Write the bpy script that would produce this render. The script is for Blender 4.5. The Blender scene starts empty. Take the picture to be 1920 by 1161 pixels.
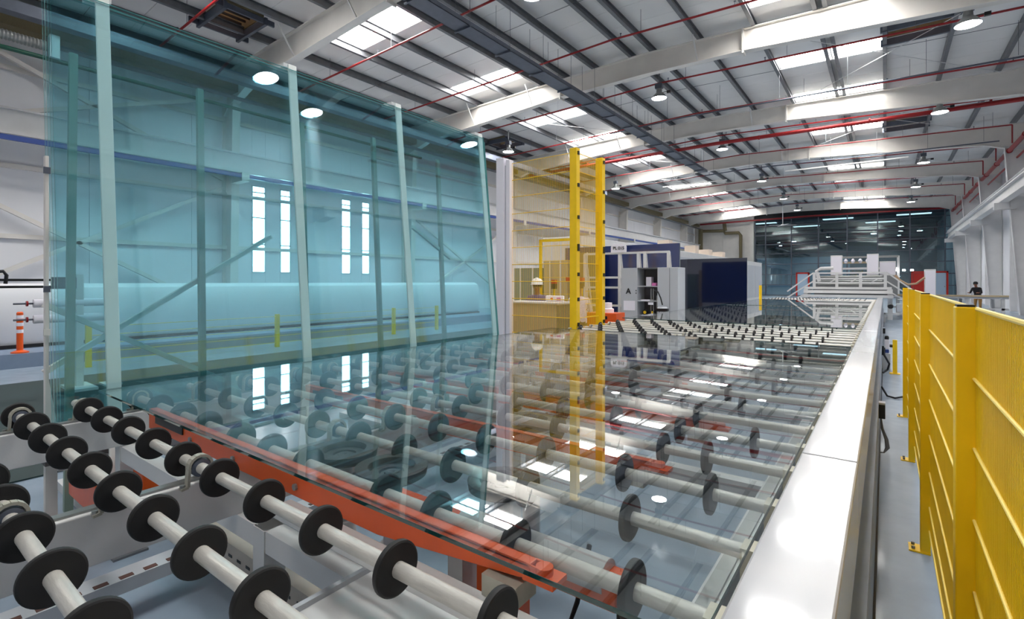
import bpy, math, random
from mathutils import Vector, Matrix
random.seed(7)
SC = bpy.context.scene
COL = SC.collection

# ------------------------------------------------------------------ camera, world, exposure
cam_data = bpy.data.cameras.new('camera')
cam = bpy.data.objects.new('camera', cam_data)
COL.objects.link(cam)
cam.location = (0, 0, 1.5)
cam.rotation_euler = (math.radians(90), 0, math.atan(700 / 939))
cam_data.sensor_width = 36
cam_data.lens = 36 * 939 / 1920
cam_data.shift_y = -(580.5 - 528) / 1920
cam_data.clip_start = 0.02
cam_data.clip_end = 400
SC.camera = cam

world = bpy.data.worlds.new('world')
SC.world = world
world.use_nodes = True
world.node_tree.nodes['Background'].inputs[0].default_value = (0.9, 0.95, 1.0, 1)
world.node_tree.nodes['Background'].inputs[1].default_value = 1.0

SKYLIGHT_POWER = 26.0
LAMP_POWER = 60.0
WINDOW_POWER = 11.0
SC.view_settings.view_transform = 'Standard'
SC.view_settings.look = 'None'
SC.view_settings.exposure = 0.4
SC.view_settings.gamma = 1
SC.view_settings.use_curve_mapping = False
SC.cycles.max_bounces = 12
SC.cycles.diffuse_bounces = 9
SC.cycles.glossy_bounces = 5
SC.cycles.transmission_bounces = 8
SC.cycles.transparent_max_bounces = 24
SC.cycles.sample_clamp_indirect = 12


# ------------------------------------------------------------------ materials
def lin(c):
    return tuple(((v / 255) / 12.92 if v / 255 <= 0.04045 else ((v / 255 + 0.055) / 1.055) ** 2.4) for v in c)


def mat(name, rgb, rough=0.5, metal=0.0, spec=0.5, noise=0.0, nscale=6.0, bump=0.0, bscale=40.0, coat=0.0, stretch=(1, 1, 1)):
    m = bpy.data.materials.new(name)
    m.use_nodes = True
    nt = m.node_tree
    b = nt.nodes['Principled BSDF']
    c = lin(rgb)
    b.inputs['Base Color'].default_value = (*c, 1)
    b.inputs['Roughness'].default_value = rough
    b.inputs['Metallic'].default_value = metal
    b.inputs['Specular IOR Level'].default_value = spec
    b.inputs['Coat Weight'].default_value = coat
    b.inputs['Coat Roughness'].default_value = 0.08
    if noise or bump:
        tc = nt.nodes.new('ShaderNodeTexCoord')
        mp = nt.nodes.new('ShaderNodeMapping')
        mp.inputs['Scale'].default_value = stretch
        nt.links.new(tc.outputs['Object'], mp.inputs['Vector'])
    if noise:
        n = nt.nodes.new('ShaderNodeTexNoise')
        n.inputs['Scale'].default_value = nscale
        n.inputs['Detail'].default_value = 4
        nt.links.new(mp.outputs[0], n.inputs['Vector'])
        r = nt.nodes.new('ShaderNodeValToRGB')
        r.color_ramp.elements[0].position = 0.3
        r.color_ramp.elements[1].position = 0.7
        r.color_ramp.elements[0].color = (*[v * (1 - noise) for v in c], 1)
        r.color_ramp.elements[1].color = (*[min(1, v * (1 + noise * 0.5)) for v in c], 1)
        nt.links.new(n.outputs['Fac'], r.inputs[0])
        nt.links.new(r.outputs[0], b.inputs['Base Color'])
    if bump:
        n2 = nt.nodes.new('ShaderNodeTexNoise')
        n2.inputs['Scale'].default_value = bscale
        nt.links.new(mp.outputs[0], n2.inputs['Vector'])
        bp = nt.nodes.new('ShaderNodeBump')
        bp.inputs['Strength'].default_value = bump
        bp.inputs['Distance'].default_value = 0.01
        nt.links.new(n2.outputs['Fac'], bp.inputs['Height'])
        nt.links.new(bp.outputs[0], b.inputs['Normal'])
    return m


def emit(name, rgb, power):
    m = bpy.data.materials.new(name)
    m.use_nodes = True
    nt = m.node_tree
    nt.nodes.remove(nt.nodes['Principled BSDF'])
    e = nt.nodes.new('ShaderNodeEmission')
    e.inputs[0].default_value = (*rgb, 1)
    e.inputs[1].default_value = power
    nt.links.new(e.outputs[0], nt.nodes['Material Output'].inputs[0])
    return m


def glass(name, tint, ior=1.52, rough=0.0, refl=(1, 1, 1), boost=0.0):
    """flat float glass: tinted clear transmission plus a Fresnel reflection, same from either side"""
    m = bpy.data.materials.new(name)
    m.use_nodes = True
    nt = m.node_tree
    nt.nodes.remove(nt.nodes['Principled BSDF'])
    tr = nt.nodes.new('ShaderNodeBsdfTransparent')
    tr.inputs[0].default_value = (*tint, 1)
    gl = nt.nodes.new('ShaderNodeBsdfGlossy')
    gl.inputs['Color'].default_value = (*refl, 1)
    gl.inputs['Roughness'].default_value = rough
    geo = nt.nodes.new('ShaderNodeNewGeometry')
    mr = nt.nodes.new('ShaderNodeMapRange')
    mr.inputs['To Min'].default_value = ior
    mr.inputs['To Max'].default_value = 1 / ior
    nt.links.new(geo.outputs['Backfacing'], mr.inputs['Value'])
    fr = nt.nodes.new('ShaderNodeFresnel')
    nt.links.new(mr.outputs[0], fr.inputs['IOR'])
    ad = nt.nodes.new('ShaderNodeMath')
    ad.operation = 'ADD'
    ad.use_clamp = True
    ad.inputs[1].default_value = boost
    nt.links.new(fr.outputs[0], ad.inputs[0])
    mx = nt.nodes.new('ShaderNodeMixShader')
    nt.links.new(ad.outputs[0], mx.inputs[0])
    nt.links.new(tr.outputs[0], mx.inputs[1])
    nt.links.new(gl.outputs[0], mx.inputs[2])
    nt.links.new(mx.outputs[0], nt.nodes['Material Output'].inputs[0])
    return m


WHITE = mat('white_powder_coat', (214, 213, 212), 0.32, noise=0.05, nscale=3, bump=0.04, bscale=60)
RAILW = mat('white_gloss_rail', (166, 168, 173), 0.2, coat=0.35, noise=0.03, nscale=2)
STRUCW = mat('cream_painted_steel', (224, 219, 212), 0.45, noise=0.06, nscale=2)
SHAFT = mat('brushed_galvanised_tube', (206, 202, 194), 0.38, metal=0.2, noise=0.14, nscale=14, stretch=(1, 6, 6), bump=0.08)
RUBBER = mat('black_rubber', (24, 23, 24), 0.62, noise=0.2, nscale=40)
RUBBER2 = mat('worn_dark_rubber', (74, 72, 72), 0.6, noise=0.2, nscale=30)
IRON = mat('cast_bearing_iron', (178, 174, 160), 0.45, metal=0.2, noise=0.15, nscale=20)
ORANGE = mat('orange_paint', (232, 88, 6), 0.4, noise=0.12, nscale=5, coat=0.2)
YELLOW = mat('yellow_paint', (250, 204, 2), 0.4, noise=0.06, nscale=8)
YELLOWP = mat('pale_yellow_wire', (240, 214, 110), 0.45)
BLACK = mat('black_plastic', (22, 22, 24), 0.4)
GALV = mat('galvanised_purlin', (112, 114, 118), 0.45, metal=0.3, noise=0.15, nscale=5)
DARKST = mat('blue_grey_steel', (92, 98, 110), 0.45, metal=0.3, noise=0.1)
RED = mat('red_pipe_paint', (150, 24, 28), 0.35, noise=0.08)
REDF = mat('red_frame_paint', (196, 38, 26), 0.4)
ROOFW = mat('white_roof_liner', (230, 228, 225), 0.6, noise=0.05, nscale=0.8)
WALLW = mat('white_cladding', (230, 230, 233), 0.5, noise=0.05, nscale=0.6)
GREY = mat('light_grey_cabinet', (186, 189, 194), 0.4)
DGREY = mat('dark_grey_interior', (88, 90, 94), 0.5)
TAN = mat('tan_board', (176, 158, 130), 0.6, noise=0.1, nscale=10, stretch=(8, 8, 1))
TAND = mat('olive_tan_board', (120, 108, 78), 0.6, noise=0.1, nscale=10, stretch=(8, 8, 1))
BLUE = mat('blue_rail_paint', (52, 78, 150), 0.4)
GREEN = mat('dark_green_pipe', (14, 74, 58), 0.4)
SILVER = mat('silver_duct', (150, 152, 150), 0.35, metal=0.6)
SKIN = mat('skin', (142, 92, 68), 0.55)
HAIR = mat('dark_hair', (24, 20, 20), 0.7)
PAPER = mat('white_paper', (236, 232, 240), 0.7)
PINK = mat('pink_cloth', (206, 110, 170), 0.7)
CARD = mat('pale_carton', (224, 206, 188), 0.7)
PLINTH = mat('blue_grey_plinth', (126, 142, 164), 0.5, noise=0.08)
EDGE = mat('dark_teal_glass_edge', (10, 62, 62), 0.12, coat=1.0)
SKYM = emit('skylight_daylight', (1.0, 0.985, 0.96), SKYLIGHT_POWER)
LAMPM = emit('lamp_light', (0.93, 0.95, 1.0), LAMP_POWER)
WINM = emit('window_daylight', (0.95, 0.98, 1.0), WINDOW_POWER)
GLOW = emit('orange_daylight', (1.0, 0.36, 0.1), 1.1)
NAVY = mat('navy_coated_glass', (8, 34, 96), 0.04, coat=1.0, spec=0.9)
NAVYD = mat('dark_navy_coated_glass', (10, 16, 38), 0.03, coat=1.0, spec=0.9)
FLAT = glass('clear_float_glass', (0.955, 0.98, 0.978), 1.74)
FLATE = EDGE
TEAL = glass('teal_float_glass', (0.862, 0.957, 0.972), 1.52)
CURT = glass('tinted_curtain_glass', (0.6, 0.75, 0.8), 1.6, boost=0.1, rough=0.01, refl=(0.8, 0.92, 0.95))


def floor_material():
    m = mat('blue_grey_epoxy', (150, 163, 176), 0.32, coat=0.15)
    nt = m.node_tree
    b = nt.nodes['Principled BSDF']
    tc = nt.nodes.new('ShaderNodeTexCoord')
    n = nt.nodes.new('ShaderNodeTexNoise')
    n.inputs['Scale'].default_value = 0.7
    n.inputs['Detail'].default_value = 8
    n.inputs['Roughness'].default_value = 0.65
    nt.links.new(tc.outputs['Object'], n.inputs['Vector'])
    r = nt.nodes.new('ShaderNodeValToRGB')
    r.color_ramp.elements[0].position = 0.3
    r.color_ramp.elements[1].position = 0.72
    r.color_ramp.elements[0].color = (*lin((122, 137, 152)), 1)
    r.color_ramp.elements[1].color = (*lin((152, 168, 184)), 1)
    nt.links.new(n.outputs['Fac'], r.inputs[0])
    nt.links.new(r.outputs[0], b.inputs['Base Color'])
    n3 = nt.nodes.new('ShaderNodeTexNoise')
    n3.inputs['Scale'].default_value = 5
    r3 = nt.nodes.new('ShaderNodeMapRange')
    r3.inputs['To Min'].default_value = 0.22
    r3.inputs['To Max'].default_value = 0.5
    nt.links.new(tc.outputs['Object'], n3.inputs['Vector'])
    nt.links.new(n3.outputs['Fac'], r3.inputs['Value'])
    nt.links.new(r3.outputs[0], b.inputs['Roughness'])
    return m


FLOOR = floor_material()


# ------------------------------------------------------------------ mesh building
class MB:
    def __init__(self):
        self.v, self.f = [], []

    def add(self, vs, fs):
        k = len(self.v)
        self.v += [tuple(p) for p in vs]
        self.f += [tuple(i + k for i in f) for f in fs]
        return self

    def box(self, x0, x1, y0, y1, z0, z1):
        return self.add([(x0, y0, z0), (x1, y0, z0), (x1, y1, z0), (x0, y1, z0), (x0, y0, z1), (x1, y0, z1), (x1, y1, z1), (x0, y1, z1)],
                        [(0, 3, 2, 1), (4, 5, 6, 7), (0, 1, 5, 4), (1, 2, 6, 5), (2, 3, 7, 6), (3, 0, 4, 7)])

    def bar(self, p, q, w, h, up=(0, 0, 1)):
        p, q = Vector(p), Vector(q)
        d = (q - p).normalized()
        u = Vector(up)
        if abs(d.dot(u)) > 0.98:
            u = Vector((0, 1, 0))
        s = d.cross(u).normalized() * (w / 2)
        t = s.cross(d).normalized() * (h / 2)
        vs = [a + i * s + j * t for a in (p, q) for i, j in ((-1, -1), (1, -1), (1, 1), (-1, 1))]
        return self.add(vs, [(0, 1, 2, 3), (7, 6, 5, 4), (0, 4, 5, 1), (1, 5, 6, 2), (2, 6, 7, 3), (3, 7, 4, 0)])

    def tube(self, pts, r, n=10, caps=True):
        pts = [Vector(p) for p in pts]
        rs = r if isinstance(r, (list, tuple)) else [r] * len(pts)
        vs, fs = [], []
        prev = None
        for i, p in enumerate(pts):
            a = pts[max(0, i - 1)]
            b = pts[min(len(pts) - 1, i + 1)]
            d = (b - a).normalized()
            if prev is None:
                u = Vector((0, 0, 1)) if abs(d.z) < 0.9 else Vector((1, 0, 0))
            else:
                u = prev
            u = (u - d * u.dot(d)).normalized()
            prev = u
            w = d.cross(u)
            for k in range(n):
                t = 2 * math.pi * k / n
                vs.append(p + rs[i] * (math.cos(t) * u + math.sin(t) * w))
        for i in range(len(pts) - 1):
            for k in range(n):
                k2 = (k + 1) % n
                fs.append((i * n + k, i * n + k2, (i + 1) * n + k2, (i + 1) * n + k))
        if caps:
            fs.append(tuple(range(n - 1, -1, -1)))
            fs.append(tuple((len(pts) - 1) * n + k for k in range(n)))
        return self.add(vs, fs)

    def lathe(self, prof, o=(0, 0, 0), axis='Z', n=24):
        """prof: list of (radius, height); closed at ends if radius is 0"""
        vs, fs = [], []
        for r, h in prof:
            for k in range(n):
                t = 2 * math.pi * k / n
                a, b = r * math.cos(t), r * math.sin(t)
                p = {'Z': (a, b, h), 'X': (h, a, b), 'Y': (b, h, a)}[axis]
                vs.append((o[0] + p[0], o[1] + p[1], o[2] + p[2]))
        for i in range(len(prof) - 1):
            for k in range(n):
                k2 = (k + 1) % n
                fs.append((i * n + k, i * n + k2, (i + 1) * n + k2, (i + 1) * n + k))
        if prof[0][0] > 0:
            fs.append(tuple(range(n - 1, -1, -1)))
        if prof[-1][0] > 0:
            fs.append(tuple((len(prof) - 1) * n + k for k in range(n)))
        return self.add(vs, fs)

    def prism(self, poly, a, b, axis='X'):
        """poly in the plane across axis (X: (y,z), Y: (x,z), Z: (x,y)), extruded from a to b"""
        n = len(poly)
        def P(p, h):
            return {'X': (h, p[0], p[1]), 'Y': (p[0], h, p[1]), 'Z': (p[0], p[1], h)}[axis]
        vs = [P(p, a) for p in poly] + [P(p, b) for p in poly]
        fs = [tuple(range(n - 1, -1, -1)), tuple(range(n, 2 * n))] + [(i, (i + 1) % n, n + (i + 1) % n, n + i) for i in range(n)]
        return self.add(vs, fs)

    def mesh(self, name, m, smooth=True):
        me = bpy.data.meshes.new(name)
        me.from_pydata(self.v, [], self.f)
        me.validate()
        import bmesh
        bm = bmesh.new()
        bm.from_mesh(me)
        bmesh.ops.recalc_face_normals(bm, faces=bm.faces)
        bm.to_mesh(me)
        bm.free()
        if smooth:
            me.polygons.foreach_set('use_smooth', [True] * len(me.polygons))
            me.set_sharp_from_angle(angle=math.radians(32))
        me.materials.append(m)
        me.update()
        return me

    def build(self, name, m, parent=None, loc=None, smooth=True, bevel=0, **tags):
        return link(name, self.mesh(name, m, smooth), parent, loc, bevel=bevel, **tags)


def link(name, me, parent=None, loc=None, rot=None, bevel=0, **tags):
    o = bpy.data.objects.new(name, me)
    COL.objects.link(o)
    if parent:
        o.parent = parent
    if loc:
        o.location = loc
    if rot:
        o.rotation_euler = rot
    for k, v in tags.items():
        if v:
            o[k] = v
    if bevel:
        b = o.modifiers.new('bevel', 'BEVEL')
        b.width = bevel
        b.segments = 2
        b.limit_method = 'ANGLE'
    return o


def thing(name, label, category, loc=(0, 0, 0), rotz=0, group=None):
    return link(name, None, None, loc, (0, 0, rotz) if rotz else None, label=label, category=category, group=group)


def struct(name, loc=(0, 0, 0)):
    return link(name, None, None, loc, kind='structure')


ORD = ['first', 'second', 'third', 'fourth', 'fifth', 'sixth', 'seventh', 'eighth', 'ninth', 'tenth', 'eleventh', 'twelfth', 'thirteenth',
       'fourteenth', 'fifteenth', 'sixteenth', 'seventeenth', 'eighteenth', 'nineteenth', 'twentieth', 'twenty-first', 'twenty-second',
       'twenty-third', 'twenty-fourth', 'twenty-fifth', 'twenty-sixth', 'twenty-seventh', 'twenty-eighth', 'twenty-ninth', 'thirtieth']

# ================================================================== THE HALL
XL, XR, XRIDGE = -18.0, 5.3, -6.37
Y0, Y1 = -14.0, 60.0
ZR = 9.15                                   # liner underside at the ridge
SL = 0.032


def zroof(x):
    return ZR - SL * abs(x - XRIDGE)


def tilt(x):                                 # helper for members that follow the slope
    return zroof(x)


MB().box(XL - 1, XR + 1, Y0, 84, -0.2, 0).build('floor', FLOOR, smooth=False, kind='structure')

ceiling = struct('ceiling')
SKY_ROWS = [-9, -2, 4, 9, 14, 19, 23, 29, 34, 39, 44, 49, 54]  # rows behind the camera are unseen, added to brighten the near fence
SKYX = {'L': (-13.4, -10.35), 'R': (-3.0, -0.05)}


def roof_panel(x0, x1, y0, y1):
    mb = MB()
    vs = []
    for dz in (0, 0.12):
        vs += [(x0, y0, zroof(x0) + dz), (x1, y0, zroof(x1) + dz), (x1, y1, zroof(x1) + dz), (x0, y1, zroof(x0) + dz)]
    mb.add(vs, [(0, 3, 2, 1), (4, 5, 6, 7), (0, 1, 5, 4), (1, 2, 6, 5), (2, 3, 7, 6), (3, 0, 4, 7)])
    return mb


VENTS = [(-15.3, -13.8, 6, 7), (-0.02, 1.55, 18, 19), (-0.02, 1.55, 29, 30), (-16.6, -15.1, 20, 21)]
for j in range(int(Y0), int(Y1)):
    a, b = j + 0.006, j + 0.994
    for side in 'LR':
        lo, hi = (XL, XRIDGE) if side == 'L' else (XRIDGE, XR)
        holes = []
        if j in SKY_ROWS:
            holes.append(SKYX[side])
        for v in VENTS:
            if v[2] == j and lo <= v[0] < hi:
                holes.append((v[0], v[1]))
        holes.sort()
        x = lo
        for h0, h1 in holes + [(hi, hi)]:
            if h0 - x > 0.05:
                roof_panel(x, h0, a, b).build('roof_panel', ROOFW, ceiling, smooth=False)
            x = h1

# skylights
kk = 0
for side, word in (('L', 'over the ridge\'s far slope'), ('R', 'over the conveyor')):
    for n, j in enumerate([r for r in SKY_ROWS]):
        x0, x1 = SKYX[side]
        lab = 'bright skylight %s, %s row' % ('over the left roof slope' if side == 'L' else 'over the conveyor side roof slope', ORD[n])
        t = thing('skylight', lab, 'skylight', (0, 0, 0), group='skylights in the roof')
        xm = (x0 + x1) / 2 + (0.1 if side == 'R' else 0)
        for a, b in ((x0 + 0.03, xm - 0.04), (xm + 0.04, x1 - 0.03)):
            mb = MB()
            mb.add([(a, j + 0.02, zroof(a) + 0.05), (b, j + 0.02, zroof(b) + 0.05), (b, j + 0.98, zroof(b) + 0.05), (a, j + 0.98, zroof(a) + 0.05),
                    (a, j + 0.02, zroof(a) + 0.07), (b, j + 0.02, zroof(b) + 0.07), (b, j + 0.98, zroof(b) + 0.07), (a, j + 0.98, zroof(a) + 0.07)],
                   [(0, 3, 2, 1), (4, 5, 6, 7), (0, 1, 5, 4), (1, 2, 6, 5), (2, 3, 7, 6), (3, 0, 4, 7)])
            mb.build('pane', SKYM, t, smooth=False)
        fr = MB()
        for yy in (j + 0.01, j + 0.99):
            fr.bar((x0, yy, zroof(x0) + 0.035), (x1, yy, zroof(x1) + 0.035), 0.02, 0.03)
        for xx in (x0 + 0.015, xm, x1 - 0.015):
            fr.bar((xx, j, zroof(xx) + 0.035), (xx, j + 1, zroof(xx) + 0.035), 0.04, 0.03)
        fr.build('frame', WHITE, t, smooth=False)

# purlins running the length of the hall
purl_x = [-17.6, -16.4, -14.9, -13.4, -11.88, -10.33, -9.3, -8.12, -6.75, -6.05, -4.55, -3.03, -1.52, -1.28, -0.02, 1.53, 3.08, 4.62]
for x in purl_x:
    z = zroof(x)
    pr = MB()
    y = Y0
    pr.prism([(x - 0.045, z - 0.005), (x + 0.03, z - 0.005), (x + 0.03, z - 0.02), (x - 0.025, z - 0.02), (x - 0.025, z - 0.215), (x + 0.06, z - 0.215),
              (x + 0.06, z - 0.235), (x - 0.045, z - 0.235)], Y0, Y1 - 0.1, 'Y')
    pr.build('purlin', GALV, ceiling, smooth=False)

# rafters: tapered built-up frames along X, joints with end plates at -3.3 and -9.45
RAFT_Y = [-7.85, 0.0, 7.85, 15.7, 23.55, 31.4, 39.25, 47.1, 54.95]


def zlow(x):
    d = abs(x - XRIDGE)
    pts = [(0, 8.24), (3.1, 8.19), (6.3, 7.98), (10.0, 7.74), (11.2, 7.35), (11.75, 6.9)]
    for (a, za), (b, zb) in zip(pts, pts[1:]):
        if d <= b:
            return za + (zb - za) * (d - a) / (b - a)
    return pts[-1][1]


def ztop(x):
    return zroof(x) - 0.23


for y in RAFT_Y:
    xs = [XL + 0.1, -17.5, -16.3, -12.7, -9.45, XRIDGE, -3.3, -0.1, 3.6, 4.85, XR - 0.1]
    web, fl, pl = MB(), MB(), MB()
    for a, b in zip(xs, xs[1:]):
        web.add([(a, y - 0.008, zlow(a)), (b, y - 0.008, zlow(b)), (b, y - 0.008, ztop(b)), (a, y - 0.008, ztop(a)),
                 (a, y + 0.008, zlow(a)), (b, y + 0.008, zlow(b)), (b, y + 0.008, ztop(b)), (a, y + 0.008, ztop(a))],
                [(0, 3, 2, 1), (4, 5, 6, 7), (0, 1, 5, 4), (1, 2, 6, 5), (2, 3, 7, 6), (3, 0, 4, 7)])
        fl.bar((a, y, zlow(a)), (b, y, zlow(b)), 0.24, 0.022)
        fl.bar((a, y, ztop(a) - 0.01), (b, y, ztop(b) - 0.01), 0.24, 0.02)
    r = web.build('rafter', STRUCW, ceiling, smooth=False)
    fl.build('flange', STRUCW, r, smooth=False)
    for x in (-9.45, -3.3):
        q = MB().box(x - 0.025, x + 0.025, y - 0.15, y + 0.15, zlow(x) - 0.09, ztop(x) + 0.0)
        for zz in (zlow(x) + 0.08, ztop(x) - 0.1):
            q.box(x - 0.06, x + 0.06, y - 0.11, y - 0.08, zz - 0.015, zz + 0.015)
        q.build('splice_plate', STRUCW, r, smooth=False)
    for x in (-13.6, -10.7, -4.6):
        for s in (-1, 1):
            MB().bar((x, y + s * 0.04, zlow(x) + 0.02), (x, y + s * 0.55, ztop(x) + 0.02), 0.035, 0.035).build('fly_brace', WHITE, r, smooth=False)

# thin sag rods and cross bracing under the liner
for y in [3.9, 11.8, 19.6, 27.4, 35.3, 43.2]:
    sr = MB()
    for a, b in zip(purl_x, purl_x[1:]):
        sr.tube([(a, y, zroof(a) - 0.15), (b, y, zroof(b) - 0.15)], 0.008, 5)
    sr.build('sag_rod', GALV, ceiling, kind='stuff')
for y in (15.7, 23.55, 31.4):
    for x0, x1 in ((-3.0, 3.1), (-14.4, -9.7)):
        for p, q in (((x0, y + 0.2), (x1, y + 7.6)), ((x1, y + 0.2), (x0, y + 7.6))):
            MB().tube([(p[0], p[1], zroof(p[0]) - 0.3), (q[0], q[1], zroof(q[0]) - 0.3)], 0.012, 6).build('brace_rod', WHITE, ceiling)

# roof vent openings with steel trimmers
for i, (x0, x1, y0, y1) in enumerate(VENTS):
    lab = ['square roof vent opening glowing orange above the top of the teal glass', 'roof vent opening with steel trimmers beside the first high bay lamp over the aisle',
           'roof vent opening just beyond the second aisle lamp', 'dim roof vent opening above the yellow safety mesh'][i]
    t = thing('roof_vent', lab, 'vent', ((x0 + x1) / 2, (y0 + y1) / 2, zroof(x0) - 0.2), group='roof vents')
    w, d = (x1 - x0) / 2, (y1 - y0) / 2
    f = MB()
    for yy in (-d - 0.03, d + 0.03):
        f.box(-w - 0.1, w + 0.1, yy - 0.04, yy + 0.04, -0.08, 0.12)
    for xx in (-w, w):
        f.box(xx - 0.03, xx + 0.03, -d - 0.3, d + 0.3, -0.02, 0.12)
    f.build('trimmer_frame', DARKST, t, smooth=False)
    h = MB()
    for xx in (-w + 0.02, w - 0.02):
        h.box(xx - 0.015, xx + 0.015, -d, d, 0.15, 0.95)
    for yy in (-d, d):
        h.box(-w, w, yy - 0.015, yy + 0.015, 0.15, 0.95)
    h.build('shaft_wall', TAND, t, smooth=False)
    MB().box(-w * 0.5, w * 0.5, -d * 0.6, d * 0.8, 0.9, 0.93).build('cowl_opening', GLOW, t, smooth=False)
    l = MB()
    for k in range(5):
        xx = -w + 0.25 + k * (2 * w - 0.5) / 4
        l.box(xx - 0.02, xx + 0.02, -d, d, 0.3, 0.36)
    l.build('louvre_rack', BLACK, t, smooth=False, kind='stuff')

# sprinkler pipes following the slope
PIPES = [(9.6, 0.03, 'red sprinkler pipe crossing the roof above the teal glass top edge'),
         (13.3, 0.03, 'red sprinkler pipe crossing the bright skylight beyond the first roof beam'),
         (17.2, 0.03, 'red sprinkler pipe just beyond the roof beam with the long cable tray crossing'),
         (21.2, 0.03, 'thin red sprinkler pipe between the second and third roof beams'),
         (25.1, 0.03, 'thin red sprinkler pipe close behind the thick red main'),
         (29.6, 0.028, 'thin red sprinkler pipe beyond the thick red main crossing the hall'),
         (33.5, 0.028, 'thin red sprinkler pipe by the third ridge lamp'),
         (37.5, 0.028, 'thin red sprinkler pipe just before the fifth roof beam'),
         (41.5, 0.028, 'thin red sprinkler pipe beyond the fifth roof beam'),
         (45.5, 0.028, 'thin red sprinkler pipe near the end of the hall'),
         (51.0, 0.028, 'last thin red sprinkler pipe before the glass end wall'),
         (5.4, 0.03, 'red sprinkler pipe crossing under the orange lit roof vent')]
for y, r, lab in PIPES:
    t = thing('sprinkler_pipe', lab, 'pipe', (0, y, 0), group='red sprinkler pipes')
    xs = [-16.9, XRIDGE, 4.3]
    MB().tube([(x, 0, zroof(x) - 0.68) for x in xs], r, 8).build('pipe', RED, t)
    if y > 25:
        MB().tube([(4.3, 0, zroof(4.3) - 0.68), (4.3, 0, 7.35)], r, 8).build('drop_pipe', RED, t)
    for k in range(7):
        x = -15.2 + 3.05 * k
        q = MB().lathe([(0.012, 0), (0.012, 0.07), (0.03, 0.075), (0.03, 0.085), (0.0, 0.09)], (x, 0, zroof(x) - 0.65), 'Z', 8)
        q.build('sprinkler_head', DARKST, t)
        MB().tube([(x + 0.6, 0, zroof(x + 0.6) - 0.67), (x + 0.6, 0, zroof(x + 0.6) - 0.05)], 0.006, 5).build('hanger', GALV, t)
t = thing('main_pipe', 'thick bright red main pipe crossing the hall under the third roof beam', 'pipe', (0, 24.4, 0))
MB().tube([(-16.9, 0, 7.78), (XRIDGE, 0, 7.93), (4.25, 0, 7.8), (4.45, 0, 7.5)], 0.085, 12).build('pipe', RED, t)
for x in (-13, -9, -4.5, -0.5, 3):
    MB().lathe([(0.1, -0.03), (0.1, 0.03)], (x, 0, 7.9), 'X', 12).build('coupling', RED, t)
    MB().tube([(x + 0.3, 0, 8.0), (x + 0.3, 0, 8.9)], 0.008, 5).build('hanger', GALV, t)
t = thing('main_pipe', 'thick red collector pipe running along the top of the right-hand white wall', 'pipe', (4.45, 0, 7.35))
MB().tube([(0, 10, 0), (0, 56, 0)], 0.09, 12).build('pipe', RED, t)
for k in range(14):
    MB().lathe([(0.115, -0.04), (0.115, 0.04)], (0, 12 + 3.2 * k, 0), 'Y', 12).build('coupling', RED, t)
MB().tube([(4.72, 10, 7.05), (4.72, 56, 7.05)], 0.045, 10).build('water_pipe', RED, label='slimmer red pipe running below the thick collector on the white wall', category='pipe')
MB().tube([(-17, 58.8, 8.0), (XRIDGE, 58.8, 8.15), (5.0, 58.8, 8.05)], 0.09, 10).build('water_pipe', RED, label='red pipe crossing just above the dark glass end wall', category='pipe')
# grey conduits crossing the hall
for y, x0, x1, z, lab in ((19.8, -9.5, 3.5, 7.95, 'thin grey conduit rising across the hall beyond the second roof beam'),
                          (30.3, -8.5, 4.0, 7.8, 'thin black cable conduit hung across the hall before the fourth roof beam'),
                          (46.0, -9, 2, 7.75, 'thin black conduit hung across the far bays of the hall')):
    t = thing('conduit', lab, 'conduit', (0, y, 0))
    MB().tube([(x0, 0, z - 0.1), (XRIDGE, 0, z), (x1, 0, z - 0.15)], 0.028, 8).build('pipe', DARKST, t)
    for k in range(7):
        x = x0 + 0.5 + k * (x1 - x0 - 1) / 6
        MB().tube([(x, 0, z - 0.08), (x, 0, 8.9)], 0.006, 5).build('hanger', GALV, t)

# fluorescent-like white batten tube on the fourth beam
for x0, x1, y, z, lab in ((-11.2, -7.4, 30.9, 7.4, 'long thin white batten hung beside the fourth roof beam above the yellow posts'),
                          (-4.4, 0.9, 30.9, 7.5, 'long thin white batten hung beside the fourth roof beam above the conveyor')):
    MB().box(x0, x1, y - 0.04, y + 0.04, z, z + 0.06).build('batten', WHITE, smooth=False, label=lab, category='batten')

# cable tray on rods
t = thing('cable_tray', 'long dark grey cable tray hung on rods down the length of the hall', 'cable tray', (-8.2, 0, 7.62))
b = MB().box(-0.23, 0.23, 2, 29, 0, 0.012).box(-0.23, -0.22, 2, 29, 0, 0.12).box(0.22, 0.23, 2, 29, 0, 0.12)
b.build('tray', DARKST, t, smooth=False)
for k in range(17):
    MB().box(-0.26, 0.26, -0.02, 0.02, -0.045, -0.003).build('strut', DARKST, t, (0, 2.6 + 1.6 * k, 0), smooth=False)
for k in range(17):
    for s in (-0.24, 0.24):
        MB().tube([(s, 2.6 + 1.6 * k, -0.03), (s, 2.6 + 1.6 * k, 1.35)], 0.006, 5).build('rod', GALV, t)

# high bay lamps
shade_prof = [(0.05, 0.34), (0.09, 0.33), (0.1, 0.2), (0.2, 0.1), (0.26, 0.0), (0.25, 0.0), (0.19, 0.095), (0.09, 0.19)]


def lamp_shade():
    mb = MB()
    n = 24
    vs, fs = [], []
    for r, h in shade_prof:
        for k in range(n):
            a = 2 * math.pi * k / n
            vs.append((r * math.cos(a), r * math.sin(a), h))
    for i in range(len(shade_prof) - 1):
        for k in range(n):
            fs.append((i * n + k, i * n + (k + 1) % n, (i + 1) * n + (k + 1) % n, (i + 1) * n + k))
    return mb.add(vs, fs)


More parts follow.
